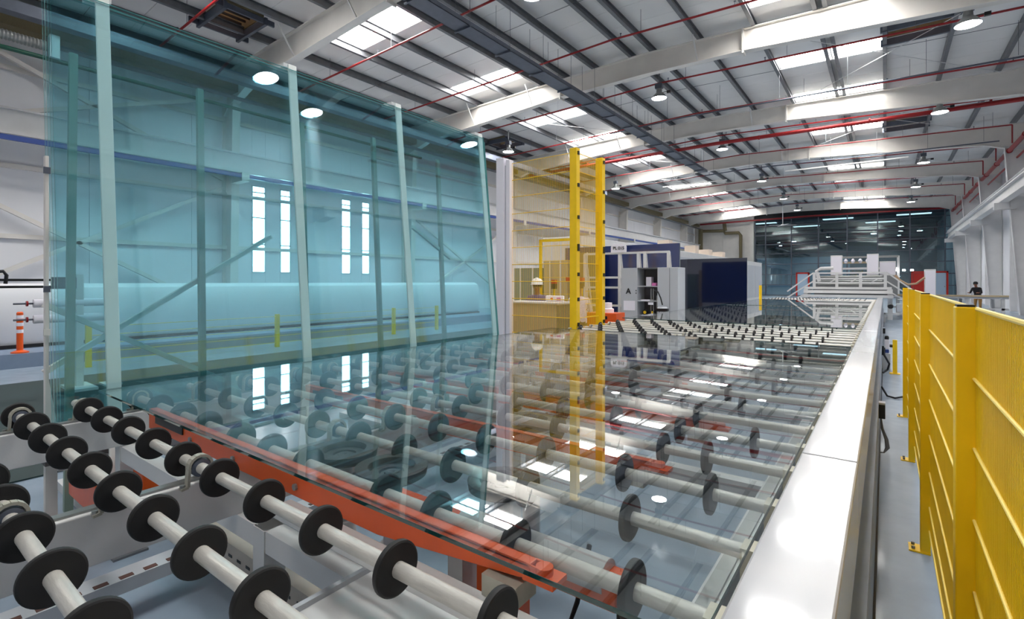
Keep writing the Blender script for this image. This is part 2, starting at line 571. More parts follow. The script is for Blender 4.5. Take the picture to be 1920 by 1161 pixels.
ME_SHADE = lamp_shade().mesh('shade', SILVER)
ME_BULB = MB().lathe([(0.0, 0.018), (0.24, 0.018), (0.24, 0.008), (0.0, 0.0)], n=24).mesh('bulb', LAMPM)
ME_GEAR = MB().box(-0.12, 0.12, -0.09, 0.09, 0.34, 0.5).mesh('gear_box', DARKST, False)
ME_STEM = MB().tube([(0, 0, 0.5), (0, 0, 1.0)], 0.02, 8).mesh('stem', GALV)
ME_SENS = MB().box(0.28, 0.4, -0.04, 0.04, 0.12, 0.2).box(0.1, 0.3, -0.01, 0.01, 0.17, 0.19).mesh('sensor', BLACK, False)


def lamp(x, y, z, lab, grp):
    t = thing('high_bay_lamp', lab, 'lamp', (x, y, z), group=grp)
    for n_, me in (('shade', ME_SHADE), ('bulb', ME_BULB), ('gear_box', ME_GEAR), ('stem', ME_STEM), ('sensor', ME_SENS)):
        link(n_, me, t)


for i, y in enumerate([8.1, 15.97, 23.66, 33.2, 41.4, 48.95]):
    lamp(1.57, y, 7.58, 'round high bay lamp in the row above the aisle, %s along it' % ORD[i], 'lamps above the aisle')
for i, y in enumerate([9.2, 17.0, 25.4, 35.0, 43.5, 51.0]):
    lamp(-6.3, y, 7.86, 'round high bay lamp in the row under the roof ridge, %s along it' % ORD[i], 'lamps under the ridge')
for x, y, lab in ((3.0, 5.9, 'first'), (3.9, 7.6, 'second'), (3.0, 12.96, 'third')):
    lamp(x, y, 7.6, 'high bay lamp by the right wall mirrored in the teal glass, %s lamp' % lab, 'lamps mirrored in the teal glass')
for i, y in enumerate([18.5, 30.0]):
    lamp(-14.0, y, 7.5, 'round high bay lamp near the left-hand wall, %s along it' % ORD[i], 'lamps near the left wall')

# ------------------------------------------------------------------ left wall with windows
wl = struct('wall_left')
WINS = [(8.72, 9.2), (9.75, 10.15), (12.36, 12.8), (13.36, 13.76)]
ys = [Y0] + [v for w in WINS for v in w] + [Y1]
for a, b in zip(ys[::2], ys[1::2]):
    k = a
    while k < b - 0.01:                       # cladding sheets 2.6 m wide
        e = min(b, k + 2.6)
        MB().box(XL - 0.12, XL, k + 0.006, e - 0.006, 0, 8.9).build('cladding_panel', WALLW, wl, smooth=False)
        k = e
for n, (a, b) in enumerate(WINS):
    MB().box(XL - 0.12, XL, a, b, 0, 1.83).build('cladding_panel', WALLW, wl, smooth=False)
    MB().box(XL - 0.12, XL, a, b, 4.92, 8.9).build('cladding_panel', WALLW, wl, smooth=False)
    w = struct('window_%d' % (n + 1), (XL, (a + b) / 2, 1.83))
    hw = (b - a) / 2
    f = MB()
    for s in (-hw + 0.015, hw - 0.015):
        f.box(-0.06, 0.02, s - 0.015, s + 0.015, 0, 3.09)
    zz = [0.0, 1.0, 1.95, 2.85, 3.07]
    for z in zz:
        f.box(-0.06, 0.02, -hw, hw, z - 0.02, z + 0.02)
    f.build('window_frame', GREY, w, smooth=False)
    for a2, b2 in zip(zz, zz[1:]):
        MB().box(-0.05, -0.04, -hw + 0.02, hw - 0.02, a2 + 0.02, b2 - 0.02).build('pane', WINM, w, smooth=False)
for z in (2.6, 4.4, 6.9, 7.9):
    MB().box(XL + 0.0, XL + 0.1, Y0, Y1, z, z + 0.12).build('sheeting_rail', STRUCW, wl, smooth=False)
for y in RAFT_Y:
    c = MB()
    c.prism([(XL + 0.02, 0), (XL + 0.55, 0), (XL + 0.75, 7.4), (XL + 0.02, 7.4)], y - 0.01, y + 0.01, 'Y')
    c.bar((XL + 0.55, y, 0), (XL + 0.75, y, 7.4), 0.25, 0.02, up=(1, 0, 0))
    c.box(XL + 0.02, XL + 0.04, y - 0.13, y + 0.13, 0, 7.4)
    c.build('column', STRUCW, wl, smooth=False)
# crane runway beam and blue conductor rail
c = MB().box(-17.0, -16.7, Y0, 58, 5.62, 5.66).box(-16.86, -16.84, Y0, 58, 5.05, 5.62).box(-17.0, -16.7, Y0, 58, 5.02, 5.06)
c.build('crane_beam', WHITE, wl, smooth=False)
for y in RAFT_Y:
    MB().box(-17.45, -16.6, y - 0.12, y + 0.12, 4.75, 5.02).build('corbel', STRUCW, wl, smooth=False)
MB().box(-16.7, -16.62, Y0, 58, 4.86, 4.98).build('conductor_rail', BLUE, wl, smooth=False)
# long eave duct
MB().box(-17.6, -17.1, Y0, 59, 7.75, 8.05).build('eave_duct', TAND, wl, smooth=False)
MB().tube([(-17.0, Y0, 7.5), (-17.0, 59, 7.5)], 0.07, 8).build('eave_pipe', GALV, wl)
# wall cross bracing
for (ya, za, yb, zb) in ((0.2, 8.2, 7.6, 4.9), (0.2, 4.9, 7.6, 7.6), (0.2, 4.6, 7.6, 0.5), (0.2, 0.5, 7.6, 4.6), (15.9, 0.5, 23.3, 4.6), (15.9, 4.6, 23.3, 0.5)):
    MB().bar((XL + 0.3, ya, za), (XL + 0.3, yb, zb), 0.11, 0.11).build('cross_brace', STRUCW, wl, smooth=False)
# raised plinth along the left side with its tank-like cover
MB().box(-18.0, -12.0, Y0, 15.5, 0.0, 0.25).build('trim_1', PLINTH, smooth=False, kind='structure')
t = thing('long_cover', 'long low white housing with a rounded edge along the blue grey plinth', 'cover', (-13.6, 0, 0.26))
prof = [(0.55, 0.0), (0.62, 0.12), (0.62, 0.95), (0.55, 1.12), (0.4, 1.2), (-0.5, 1.2), (-0.5, 0.0)]
MB().prism(prof, -6, 15.2, 'Y').build('shell', WALLW, t)
MB().box(0.62, 0.66, -6, 15.2, 0.0, 0.06).build('skid', BLACK, t, smooth=False)

# safety bollard
t = thing('safety_bollard', 'orange and white striped flexible bollard standing on the blue grey plinth', 'bollard', (-12.15, 1.88, 0.25))
MB().lathe([(0.12, 0), (0.12, 0.02), (0.05, 0.05)], n=20).build('foot', ORANGE, t)
MB().lathe([(0.045, 0.03), (0.045, 0.7), (0.03, 0.72)], n=20).build('post', ORANGE, t)
for z in (0.35, 0.47, 0.6):
    MB().lathe([(0.0475, z), (0.0475, z + 0.06)], n=20).build('reflective_band', PAPER, t)

# film rolls and black pipes left of the glass
t = thing('roll_rack', 'rack arm holding two black pipes at eye height beside the teal glass', 'rack', (-9.0, 0, 0))
for z in (1.43, 1.52):
    MB().tube([(0, -3.0, z), (0, 1.7, z)], 0.016, 10).build('pipe', BLACK, t)
MB().tube([(0, -3, 1.57), (0, 1.2, 1.57)], 0.008, 8).build('pipe', GALV, t)
MB().tube([(0, 1.1, 1.62), (0, 1.24, 1.63), (0, 1.27, 1.58), (0, 1.26, 1.47)], 0.02, 8).build('clamp', BLACK, t)
MB().box(-0.04, 0.04, 1.95, 2.03, 0, 1.6).build('upright', WHITE, t, smooth=False)
MB().box(-0.05, 0.05, 1.7, 1.95, 1.4, 1.56).build('clamp_block', DARKST, t, smooth=False)
MB().box(-0.3, 0.3, 1.85, 2.13, 0, 0.05).build('foot', WHITE, t, smooth=False)
for z, n in ((1.21, 'upper'), (1.0, 'lower')):
    t = thing('film_roll', '%s of two white film rolls on spindles beside the teal glass' % n, 'roll', (-9.0, 1.5, z))
    MB().tube([(0, 0.02, 0), (0, 0.8, 0)], 0.055, 20).build('film', PAPER, t)
    MB().tube([(0, -0.17, 0), (0, 0.03, 0)], 0.012, 8).build('spindle', DARKST, t)
    MB().lathe([(0.035, -0.05), (0.035, -0.03)], (0, 0, 0), 'Y', 12).build('collar', RED, t)
t = thing('roll_stand', 'grey stand carrying the two white film rolls', 'stand', (-9.0, 2.34, 0))
MB().box(-0.05, 0.05, -0.04, 0.04, 0, 1.3).build('upright', WHITE, t, smooth=False)
MB().box(-0.15, 0.15, -0.1, 0.1, 0, 0.04).build('foot', WHITE, t, smooth=False)
# silver flexible duct and green pipe under the eave
t = thing('flexible_duct', 'silver ribbed flexible duct under the roof at the left', 'duct', (-15.0, 0, 6.75))
pts, rs = [], []
for k in range(260):
    pts.append((0, -5 + k * 0.03, 0))
    rs.append(0.115 if k % 2 else 0.098)
MB().tube(pts, rs, 12).build('hose', SILVER, t)
MB().box(-0.15, 0.15, 2.78, 2.95, -0.25, 0.25).build('end_bracket', WHITE, t, smooth=False)
MB().tube([(-15.0, -8, 6.48), (-15.0, 14, 6.48)], 0.05, 10).build('green_pipe', GREEN, label='dark green pipe hung right under the silver flexible duct', category='pipe')
MB().box(-14.9, -14.6, Y0, 30, 7.15, 7.4).build('dark_duct', DARKST, smooth=False, label='dark square duct above the silver flexible duct', category='duct')

# ------------------------------------------------------------------ right wall
wr = struct('wall_right')
k = Y0
while k < Y1:
    e = min(Y1, k + 3.925)
    MB().box(XR, XR + 0.12, k + 0.006, e - 0.006, 0, 8.9).build('cladding_panel', WALLW, wr, smooth=False)
    k = e
for y in RAFT_Y:
    c = MB()
    c.prism([(XR - 0.02, 0), (XR - 0.5, 0), (XR - 1.0, 7.6), (XR - 0.02, 7.6)], y - 0.01, y + 0.01, 'Y')
    c.bar((XR - 0.5, y, 0), (XR - 1.0, y, 7.6), 0.3, 0.02, up=(1, 0, 0))
    c.box(XR - 0.04, XR - 0.02, y - 0.15, y + 0.15, 0, 7.6)
    c.build('column', WHITE, wr, smooth=False)
    MB().box(XR - 1.35, XR - 0.6, y - 0.15, y + 0.15, 4.75, 5.05).build('corbel', WHITE, wr, smooth=False)
for y in [v + 3.92 for v in RAFT_Y]:
    MB().box(XR - 0.25, XR, y - 0.12, y + 0.12, 0, 8.6).build('wall_post', WHITE, wr, smooth=False)
MB().box(4.1, 4.4, Y0, 56, 5.55, 5.6).box(4.24, 4.27, Y0, 56, 5.08, 5.55).box(4.1, 4.4, Y0, 56, 5.05, 5.09).build('crane_beam', WHITE, wr, smooth=False)
MB().tube([(4.15, Y0, 5.68), (4.15, 55, 5.68)], 0.05, 8).build('beam_pipe', WHITE, wr)

wb = struct('wall_near')
for k in range(9):
    a = XL + k * (XR - XL) / 9
    MB().box(a + 0.01, a + (XR - XL) / 9 - 0.01, Y0 - 0.15, Y0, 0, 9.3).build('cladding_panel', WALLW, wb, smooth=False)
# ------------------------------------------------------------------ far wall: white cladding and dark glass curtain
wf = struct('wall_far')
XC = -11.5
for a, b in ((XL, -14.8), (-14.8, XC)):
    MB().box(a + 0.01, b - 0.01, Y1, Y1 + 0.15, 0, 8.9).build('cladding_panel', STRUCW, wf, smooth=False)
MB().box(XC - 0.35, XC, Y1 - 0.5, Y1, 0, 8.6).build('pilaster', STRUCW, wf, smooth=False)
for pts, r in (([(-17.2, 59.4, 7.3), (-14.6, 59.4, 7.2), (-14.4, 59.4, 6.9), (-13.0, 59.4, 6.9), (-12.8, 59.4, 6.6), (-12.8, 59.4, 3)], 0.17),
               ([(-17.0, 59.0, 7.5), (-17.0, 59.0, 3)], 0.25), ([(-14.5, 59.3, 8.1), (-14.4, 59.3, 7.2)], 0.2)):
    MB().tube(pts, r, 10).build('duct_pipe', TAND, wf)
cw = struct('window_5', (0, Y1, 0))
cols = [XC + 0.05, -10.4, -7.95, -5.5, -3.05, -0.6, 1.85, 4.35, XR - 0.15]
rows = [0.05, 1.15, 2.25, 3.35, 4.45, 5.5, 6.5, 7.5, 8.5]
for x in cols:
    MB().box(x - 0.05, x + 0.05, -0.1, 0.08, 0, 8.6).build('mullion', DARKST, cw, smooth=False)
for z in rows:
    MB().box(XC, XR, -0.06, 0.06, z - 0.035, z + 0.035).build('transom', DARKST, cw, smooth=False)
MB().box(XC, XR, -0.15, 0.15, 8.1, 8.9).build('head_panel', BLACK, cw, smooth=False)
for a, b in zip(cols, cols[1:]):
    for c, d in zip(rows, rows[1:]):
        ry = random.uniform(-0.012, 0.012)
        o = MB().box(-(b - a) / 2 + 0.05, (b - a) / 2 - 0.05, -0.006, 0.006, -(d - c) / 2 + 0.035, (d - c) / 2 - 0.035).build('pane', CURT, cw, ((a + b) / 2, 0, (c + d) / 2), smooth=False)
        o.rotation_euler = (random.uniform(-0.006, 0.006), 0, ry)
# the hall beyond the glass
bh = struct('wall_beyond')
PBLUE = mat('pale_blue_partition', (176, 200, 220), 0.6)
for x in range(6):
    MB().box(-12 + x * 1.5 + 0.01, -10.5 + x * 1.5 - 0.01, 64, 64.1, 0, 4.2).build('partition_panel', PBLUE, bh, smooth=False)
MB().box(XL, XR + 1, 83.5, 83.7, 0, 9).build('back_panel', DARKST, bh, smooth=False)
MB().box(XL, XL + 0.1, 60.2, 83.5, 0, 9).box(XR, XR + 0.1, 60.2, 83.5, 0, 9).build('side_panel', WALLW, bh, smooth=False)
MB().box(XL, XR + 1, 60.3, 83.5, 8.95, 9.1).build('roof_slab', DARKST, bh, smooth=False)
FILLPANEL = emit('added_fill_light', (0.9, 0.95, 1.0), 2.2)  # made-up glowing roof panels, added to brighten the curtain glass from behind
for k, (x0, y0) in enumerate(((-14, 63), (-6, 63), (1, 63), (-14, 70), (-6, 70), (1, 70), (-10, 77), (-2, 77))):
    t = thing('skylight', 'added light panel brightening the hall behind the dark glass wall, %s of eight' % ORD[k], 'skylight', (x0, y0, 8.9), group='added light panels beyond the dark glass wall')
    MB().box(0, 3, 0, 1, 0, 0.03).build('pane', FILLPANEL, t, smooth=False)
for k, (x, y, z) in enumerate(((-6, 66, 7), (-1, 66, 6.6), (3, 70, 7), (-9, 70, 6.4))):  # invented lamps, added so the hall beyond the glass is less dark
    lamp(x, y, z, 'added lamp brightening the hall behind the dark glass end wall, %s of four' % ORD[k], 'added lamps behind the dark glass wall')
# red framed doors in the curtain wall
for k, (x, lab) in enumerate(((-6.9, 'red framed door in the dark glass wall left of the conveyor bridge'), (3.95, 'red framed door in the dark glass wall near the right-hand corner'), (2.55, 'red framed door in the dark glass wall behind the white control cabinet'))):
    t = thing('framed_door', lab, 'door', (x, Y1 - 0.12, 0), group='red framed doors')
    f = MB().box(-0.62, -0.48, -0.06, 0.06, 0, 2.45).box(0.48, 0.62, -0.06, 0.06, 0, 2.45).box(-0.62, 0.62, -0.06, 0.06, 2.3, 2.45)
    f.build('frame', REDF, t, smooth=False)
    MB().box(-0.46, 0.46, -0.02, 0.02, 0.05, 2.28).build('leaf', PBLUE if k < 2 else REDF, t, smooth=False)
    MB().box(0.34, 0.4, -0.07, -0.02, 1.0, 1.1).build('handle', SILVER, t, smooth=False)
# wall fan
t = thing('ceiling_fan', 'white four bladed fan hung before the dark glass end wall', 'fan', (-7.3, 50, 6.5))
MB().tube([(0, 0, 0.05), (0, 0, 2.4)], 0.03, 8).build('stem', WHITE, t)
MB().lathe([(0.12, -0.05), (0.15, 0), (0.12, 0.08)], n=14).build('hub', WHITE, t)
for k in range(4):
    a = 0.5 + k * math.pi / 2
    MB().bar((0.1 * math.cos(a), 0.1 * math.sin(a), 0), (1.1 * math.cos(a), 1.1 * math.sin(a), 0), 0.16, 0.02).build('fan_blade', WHITE, t, smooth=False)

# ================================================================== CONVEYOR
ZA = 0.835            # roller axis
ZG = 0.8985            # underside of glass = top of discs
XE = -0.235           # inner edge of the white rail
conv = thing('roller_conveyor', 'long white steel frame of the glass conveyor with a flat glossy side rail', 'conveyor', (0, 0, 0))
y = -1.0
seams = [-1.0, 0.25, 2.0, 3.78, 5.6, 7.4, 9.2, 11.0, 12.8, 14.6, 16.4, 18.2, 20.0, 21.8, 23.6]
for a, b in zip(seams, seams[1:]):
    MB().box(XE, -0.07, a + 0.0015, b - 0.0015, 0.66, 0.905).build('rail_panel', RAILW, conv, smooth=False, bevel=0.006)
for xb, w, z0, z1 in ((-3.38, 0.07, 0.6, 0.77), (-2.04, 0.07, 0.6, 0.77), (-0.34, 0.06, 0.6, 0.74)):
    bm_ = MB().box(xb - w / 2, xb + w / 2, -1, 23.5, z0, z1)
    bm_.build('beam', WHITE, conv, smooth=False, bevel=0.005)
    MB().box(xb - 0.018, xb + 0.018, -1, 23.5, z1, z1 + 0.008).build('slide_strip', SILVER, conv, smooth=False)
MB().box(-0.19, -0.045, -1, 23.5, 0.0, 0.50).build('side_skirt', mat('blue_grey_skirt', (120, 130, 140), 0.35, noise=0.25, nscale=2), conv, smooth=False)
MB().box(-0.2, -0.09, -1, 23.5, 0.5, 0.66).build('side_channel', GREY, conv, smooth=False)
MB().box(-0.05, -0.035, -1, 23.5, 0.0, 0.03).build('skirt_seal', BLACK, conv, smooth=False)
leg_me = MB().box(-0.04, 0.04, -0.04, 0.04, 0.0, 0.60).mesh('leg', WHITE, False)
foot_me = MB().box(-0.08, 0.08, -0.08, 0.08, 0, 0.012).mesh('foot_plate', GALV, False)
yl = [-0.55, 0.95, 2.45, 3.95, 5.45, 6.95, 8.6, 10.4, 12.2, 14.0, 16, 18, 20, 22]
for y in yl:
    for x in (-3.38, -1.83, -0.36):
        lg = link('leg', leg_me, conv, (x, y, 0))
        link('foot_plate', foot_me, lg)
    MB().box(-3.35, -0.3, y - 0.035, y + 0.035, 0.52, 0.60).build('cross_beam', WHITE, conv, smooth=False)
# broad white cross shelf under the first orange arm, cover plates, perforated channels
MB().box(-1.62, -0.45, 0.836, 0.915, 0.735, 0.762).build('cross_shelf', WHITE, conv, smooth=False, bevel=0.004)
cp = MB().box(-1.26, -0.3, -0.35, 1.0, 0.603, 0.615).build('cover_plate', WHITE, conv, smooth=False, bevel=0.003)
MB().box(-1.275, -1.258, -0.35, 1.0, 0.58, 0.63).build('plate_rim', GREY, cp, smooth=False)
for x, y in ((-1.15, 0.6), (-0.8, 0.62), (-0.55, 0.63), (-1.15, 0.1), (-0.6, 0.1)):
    MB().lathe([(0.012, 0.6), (0.012, 0.608)], (x, y, 0), 'Z', 6).build('bolt', GALV, cp)
for (x0, x1, y0, y1) in ((-2.85, -0.5, 1.1, 1.25),):
    c = MB().box(x0, x1, y0, y1, 0.12, 0.26).build('perforated_channel', mat('dusty_channel', (190, 180, 168), 0.5, noise=0.12), conv, smooth=False)
    s = MB()
    k = x0 + 0.1
    while k < x1 - 0.1:
        s.box(k, k + 0.035, y0 - 0.002, y0 + 0.001, 0.20, 0.212)
        s.box(k + 0.03, k + 0.065, y0 - 0.002, y0 + 0.001, 0.165, 0.177)
        k += 0.085
    s.build('slot_row', BLACK, c, smooth=False, kind='stuff')
c = MB().box(-2.78, -2.66, 0.0, 5.2, 0.14, 0.2).build('perforated_channel', GREY, conv, smooth=False)
s = MB()
k = 0.1
while k < 5.1:
    s.box(-2.70, -2.67, k, k + 0.05, 0.2, 0.202)
    k += 0.09
s.build('slot_row', mat('rusty_slot', (92, 60, 52), 0.7), c, smooth=False, kind='stuff')
# control boxes and cables on the aisle side
for y, z, w in ((5.3, 0.33, 0.09), (9.9, 0.33, 0.1), (14.0, 0.33, 0.09)):
    MB().box(-0.06, 0.0, y, y + w, z, z + 0.12).build('sensor_box', BLACK, conv, smooth=False, bevel=0.004)
    MB().box(-0.06, 0.0, y, y + w, z + 0.12, z + 0.135).build('sensor_lid', GREY, conv, smooth=False)

# shared meshes for rollers
RD = 0.063
disc_me = MB().lathe([(0.022, -0.009), (0.058, -0.009), (RD - 0.001, -0.0065), (RD, -0.004), (RD, 0.004), (RD - 0.001, 0.0065), (0.058, 0.009), (0.022, 0.009)], axis='X', n=40).mesh('disc', RUBBER)
disc_lo = MB().lathe([(0.02, -0.009), (RD, -0.006), (RD, 0.006), (0.02, 0.009)], axis='X', n=14).mesh('disc', RUBBER)
shaft_me = MB().lathe([(0.012, -3.56), (0.0188, -3.555), (0.0188, -0.262), (0.012, -0.26), (0.012, -0.24)], axis='X', n=20).mesh('shaft', SHAFT)
shaft_lo = MB().lathe([(0.0188, -3.55), (0.0188, -0.25)], axis='X', n=8).mesh('shaft', SHAFT)
# arched saddle bearing: foot plates and a hoop over the shaft
bb = MB()
arc = [(-0.062, -0.062), (-0.04, -0.058), (-0.036, 0.0)]
for k in range(9):
    a = math.pi - math.pi * k / 8
    arc.append((0.037 * math.cos(a), 0.006 + 0.037 * math.sin(a)))
arc += [(0.036, 0.0), (0.04, -0.058), (0.062, -0.062)]
for (y0, z0), (y1, z1) in zip(arc, arc[1:]):
    if abs(y1 - y0) + abs(z1 - z0) > 1e-4:
        bb.bar((0, y0, z0), (0, y1, z1), 0.026, 0.009, up=(0, 0.3, 1))
bear_me = bb.mesh('bearing', IRON)
ring_me = MB().lathe([(0.021, -0.016), (0.031, -0.014), (0.031, 0.014), (0.021, 0.016)], axis='X', n=20).mesh('bearing_ring', DARKST)
bolt_me = MB().lathe([(0.009, -0.06), (0.009, -0.048)], (0, 0, 0), 'Z', 6).mesh('bearing_bolt', SILVER)
cap_me = MB().box(-0.02, 0.012, -0.03, 0.03, -0.1, 0.02).mesh('end_bracket', mat('cream_bracket', (206, 198, 178), 0.5), False)
discA = [-0.61 - 0.3 * k for k in range(10)]
discB = [-0.75 - 0.3 * k for k in range(10)]
roll_y = [0.285, 0.528, 0.77, 1.02, 1.33, 1.63, 1.96, 2.26]
while roll_y[-1] < 7.4:
    roll_y.append(roll_y[-1] + 0.3)
n_near = len(roll_y)
while roll_y[-1] < 22.0:
    roll_y.append(round(roll_y[-1] + 0.38, 3))


def roller_label(i, y):
    if y < 0.8:
        return ['bare roller of black rubber discs, third back from the glass sheet edge', 'bare roller of black rubber discs, second back from the glass sheet edge',
                'bare roller of black rubber discs right beside the front edge of the glass sheet'][i]
    if y < 5.46:
        return 'disc roller lying beneath the large clear glass sheet, %s from its front edge' % ORD[i - 3]
    if y < 7.7:
        k = i - min(j for j, v in enumerate(roll_y) if v >= 5.46)
        return 'bare disc roller between the two lying glass sheets, %s past the larger sheet' % ORD[k]
    if y < 13.4:
        k = i - min(j for j, v in enumerate(roll_y) if v >= 7.7)
        return 'disc roller beneath the second lying glass sheet, %s from its near edge' % ORD[k]
    k = i - min(j for j, v in enumerate(roll_y) if v >= 13.4)
    return 'distant disc roller leading to the conveyor bridge, %s past the second glass sheet' % ORD[k]


for i, y in enumerate(roll_y):
    t = thing('roller', roller_label(i, y), 'roller', (0, y, ZA), group='disc rollers of the conveyor')
    near = y < 7.6
    if y > 3.2:
        lst = [(-0.55 if i % 2 else -0.7) - 0.3 * k for k in range(10)]
    else:
        lst = {0: [-1.2 - 0.3 * k for k in range(8)] + [-0.9, -0.6], 1: [-0.75 - 0.3 * k for k in range(10)], 2: discA,
               3: [-0.437, -0.75, -1.032, -1.253, -1.688, -1.945, -2.2, -2.517, -2.8, -3.1, -3.4], 4: [-0.577, -0.928, -1.258, -1.519, -1.811, -2.121, -2.4, -2.7, -3.0, -3.3],
               5: [-0.438, -0.727, -1.051, -1.35, -1.632, -1.93, -2.23, -2.53, -2.83, -3.13, -3.43], 6: [-0.54, -0.709, -1.2, -1.5, -1.8, -2.12, -2.42, -2.7, -3.0, -3.3],
               7: [-0.433, -0.741, -1.05, -1.35, -1.65, -1.95, -2.25, -2.55, -2.85, -3.15, -3.45]}.get(i, discA if i % 2 else discB)
    link('shaft', shaft_me if near else shaft_lo, t)
    for x in lst:
        link('disc', disc_me if near else disc_lo, t, (x, 0, 0))
    if near or i % 3 == 0:
        for x in (-2.02, -3.4):
            b_ = link('bearing', bear_me, t, (x + (0.05 if x > -3 else 0), 0, 0))
            link('bearing_ring', ring_me, b_)
            link('bearing_bolt', bolt_me, b_, (0, 0.055, 0))
            link('bearing_bolt', bolt_me, b_, (0, -0.055, 0))
    link('end_bracket', cap_me, t, (-0.262, 0, 0))

# orange tilting arms
for i, (y, x0, x1, zt, lab) in enumerate(((0.94, -2.95, -0.62, 0.865, 'long orange tilting arm beside the front edge of the glass sheet'),
                                     (1.87, -3.1, -0.70, 0.81, 'orange tilting arm beneath the glass sheet, second from its front edge'),
                                     (2.56, -3.1, -0.65, 0.81, 'orange tilting arm beneath the glass sheet, third from its front edge'),
                                     (3.42, -3.1, -1.1, 0.81, 'orange tilting arm beneath the glass sheet, fourth from its front edge'),
                                     (4.35, -3.1, -1.3, 0.81, 'orange tilting arm beneath the glass sheet, fifth from its front edge'))):
    t = thing('tilting_arm', lab, 'arm', (0, y, 0), group='orange tilting arms')
    poly = [(x0, zt - 0.097), (x1 - 0.55, zt - 0.093), (x1 - 0.05, zt - 0.038), (x1, zt - 0.025), (x1, zt), (x0, zt)]
    a = MB().prism(poly, -0.018, -0.012, 'Y').box(x0, x1 - 0.02, -0.018, 0.018, zt - 0.008, zt)
    a.prism(poly, 0.012, 0.018, 'Y')
    a.build('arm_channel', ORANGE, t, smooth=False, bevel=0.002)
    e = MB().box(x1 - 0.03, x1 + 0.05, -0.03, 0.03, zt - 0.03, zt - 0.018).lathe([(0.02, zt - 0.02), (0.02, zt + 0.0)], (x1 + 0.01, 0, 0), 'Z', 12)
    e.build('end_pad', ORANGE, t)
    MB().box(x1 - 0.14, x1 - 0.04, -0.04, 0.04, zt - 0.1, zt - 0.05).build('rest_block', IRON, t, smooth=False)
    for x in (x0 + 0.9, x0 + 1.35, x0 + 0.5):
        MB().lathe([(0.012, -0.026), (0.012, -0.018)], (x, 0, zt - 0.06), 'Y', 8).build('bolt', SILVER, t)
    MB().box(x0 + 0.1, x0 + 0.42, -0.024, -0.018, zt - 0.055, zt - 0.02).build('slot_cover', BLACK, t, smooth=False)
# orange crossmembers linking the arms deeper down
t = thing('lift_frame', 'orange lift frame low under the rollers, seen between the bare rollers', 'lift frame', (-3.95, 1.0, 0))
MB().prism([(-0.28, 0.0), (0.3, 0.0), (0.3, 0.2), (0.05, 0.3), (-0.28, 0.2)], -0.12, 0.1, 'Y').build('housing', ORANGE, t, (0, 0, 0.12), smooth=False, bevel=0.015)
MB().box(0.2, 0.75, -0.03, 0.06, 0.33, 0.47).build('crossbar', ORANGE, t, smooth=False, bevel=0.006)
for k in (-0.4, -0.33):
    MB().lathe([(0.06, -0.05), (0.06, 0.0)], (k, 0, 0.06), 'Y', 16).build('wheel', BLACK, t)
MB().bar((-0.36, -0.02, 0.06), (-0.2, -0.02, 0.25), 0.03, 0.03).build('linkage', DARKST, t, smooth=False)
t = thing('lift_frame', 'orange lift crossbar low under the middle of the large glass sheet', 'lift frame', (-1.2, 1.55, 0))
MB().box(-0.9, 0.5, -0.05, 0.05, 0.42, 0.52).build('crossbar', ORANGE, t, smooth=False, bevel=0.006)
MB().box(-0.1, 0.1, -0.04, 0.04, 0, 0.42).build('post', ORANGE, t, smooth=False)

# rubber suction cups beneath the glass
cup_prof = [(0.045, -0.06), (0.06, -0.05), (0.1, -0.045), (0.125, -0.03), (0.13, 0.0), (0.12, 0.004), (0.085, 0.002), (0.08, -0.022), (0.06, -0.026), (0.058, -0.02), (0.045, -0.02), (0.043, -0.028), (0.028, -0.028), (0.026, -0.02), (0.012, -0.02), (0.0, -0.028)]
for x, y, z, lab in ((-1.74, 1.21, 0.83, 'round black rubber suction cup by a bearing under the front of the glass'),
                     (-1.44, 1.20, 0.83, 'round black rubber suction cup over the slotted channel under the glass front'),
                     (-1.45, 2.11, 0.80, 'round black rubber suction cup between orange arms under the glass'),
                     (-1.15, 1.48, 0.76, 'round black suction cup partly behind the white cylinder under the glass')):
    t = thing('suction_cup', lab, 'suction cup', (x, y, z), group='rubber suction cups')
    MB().lathe(cup_prof, n=36).build('cup', RUBBER2, t)
    MB().lathe([(0.03, -0.3), (0.03, -0.06)], n=14).build('stem', GREY, t)
    MB().lathe([(0.045, -z), (0.045, -0.28)], n=14).build('post', WHITE, t)
t = thing('pneumatic_cylinder', 'fat white cylinder lying under the glass beside the black suction cup', 'cylinder', (-1.05, 1.55, 0.5))
MB().tube([(-0.35, 0, 0), (0.3, 0, 0)], 0.06, 20).build('barrel', WHITE, t)
MB().tube([(0.3, 0, 0), (0.42, 0, 0)], 0.02, 12).build('rod', SILVER, t)
MB().box(-0.38, -0.3, -0.07, 0.07, -0.5, 0.0).build('mount', WHITE, t, smooth=False)
for k, (a, b, c_) in enumerate((((-0.9, 1.7, 0.5), (-0.95, 1.5, 0.1), (-0.4, 1.9, 0.06)), ((-0.8, 1.75, 0.3), (-0.7, 1.4, 0.08), (-0.35, 1.2, 0.05)))):
    MB().tube([a, ((a[0] + b[0]) / 2, (a[1] + b[1]) / 2 + 0.05, (a[2] + b[2]) / 2), b, c_], 0.01, 8).build('hose', BLACK, label=['black hose hanging from the white cylinder under the glass', 'black hose trailing to the rail under the glass'][k], category='hose')


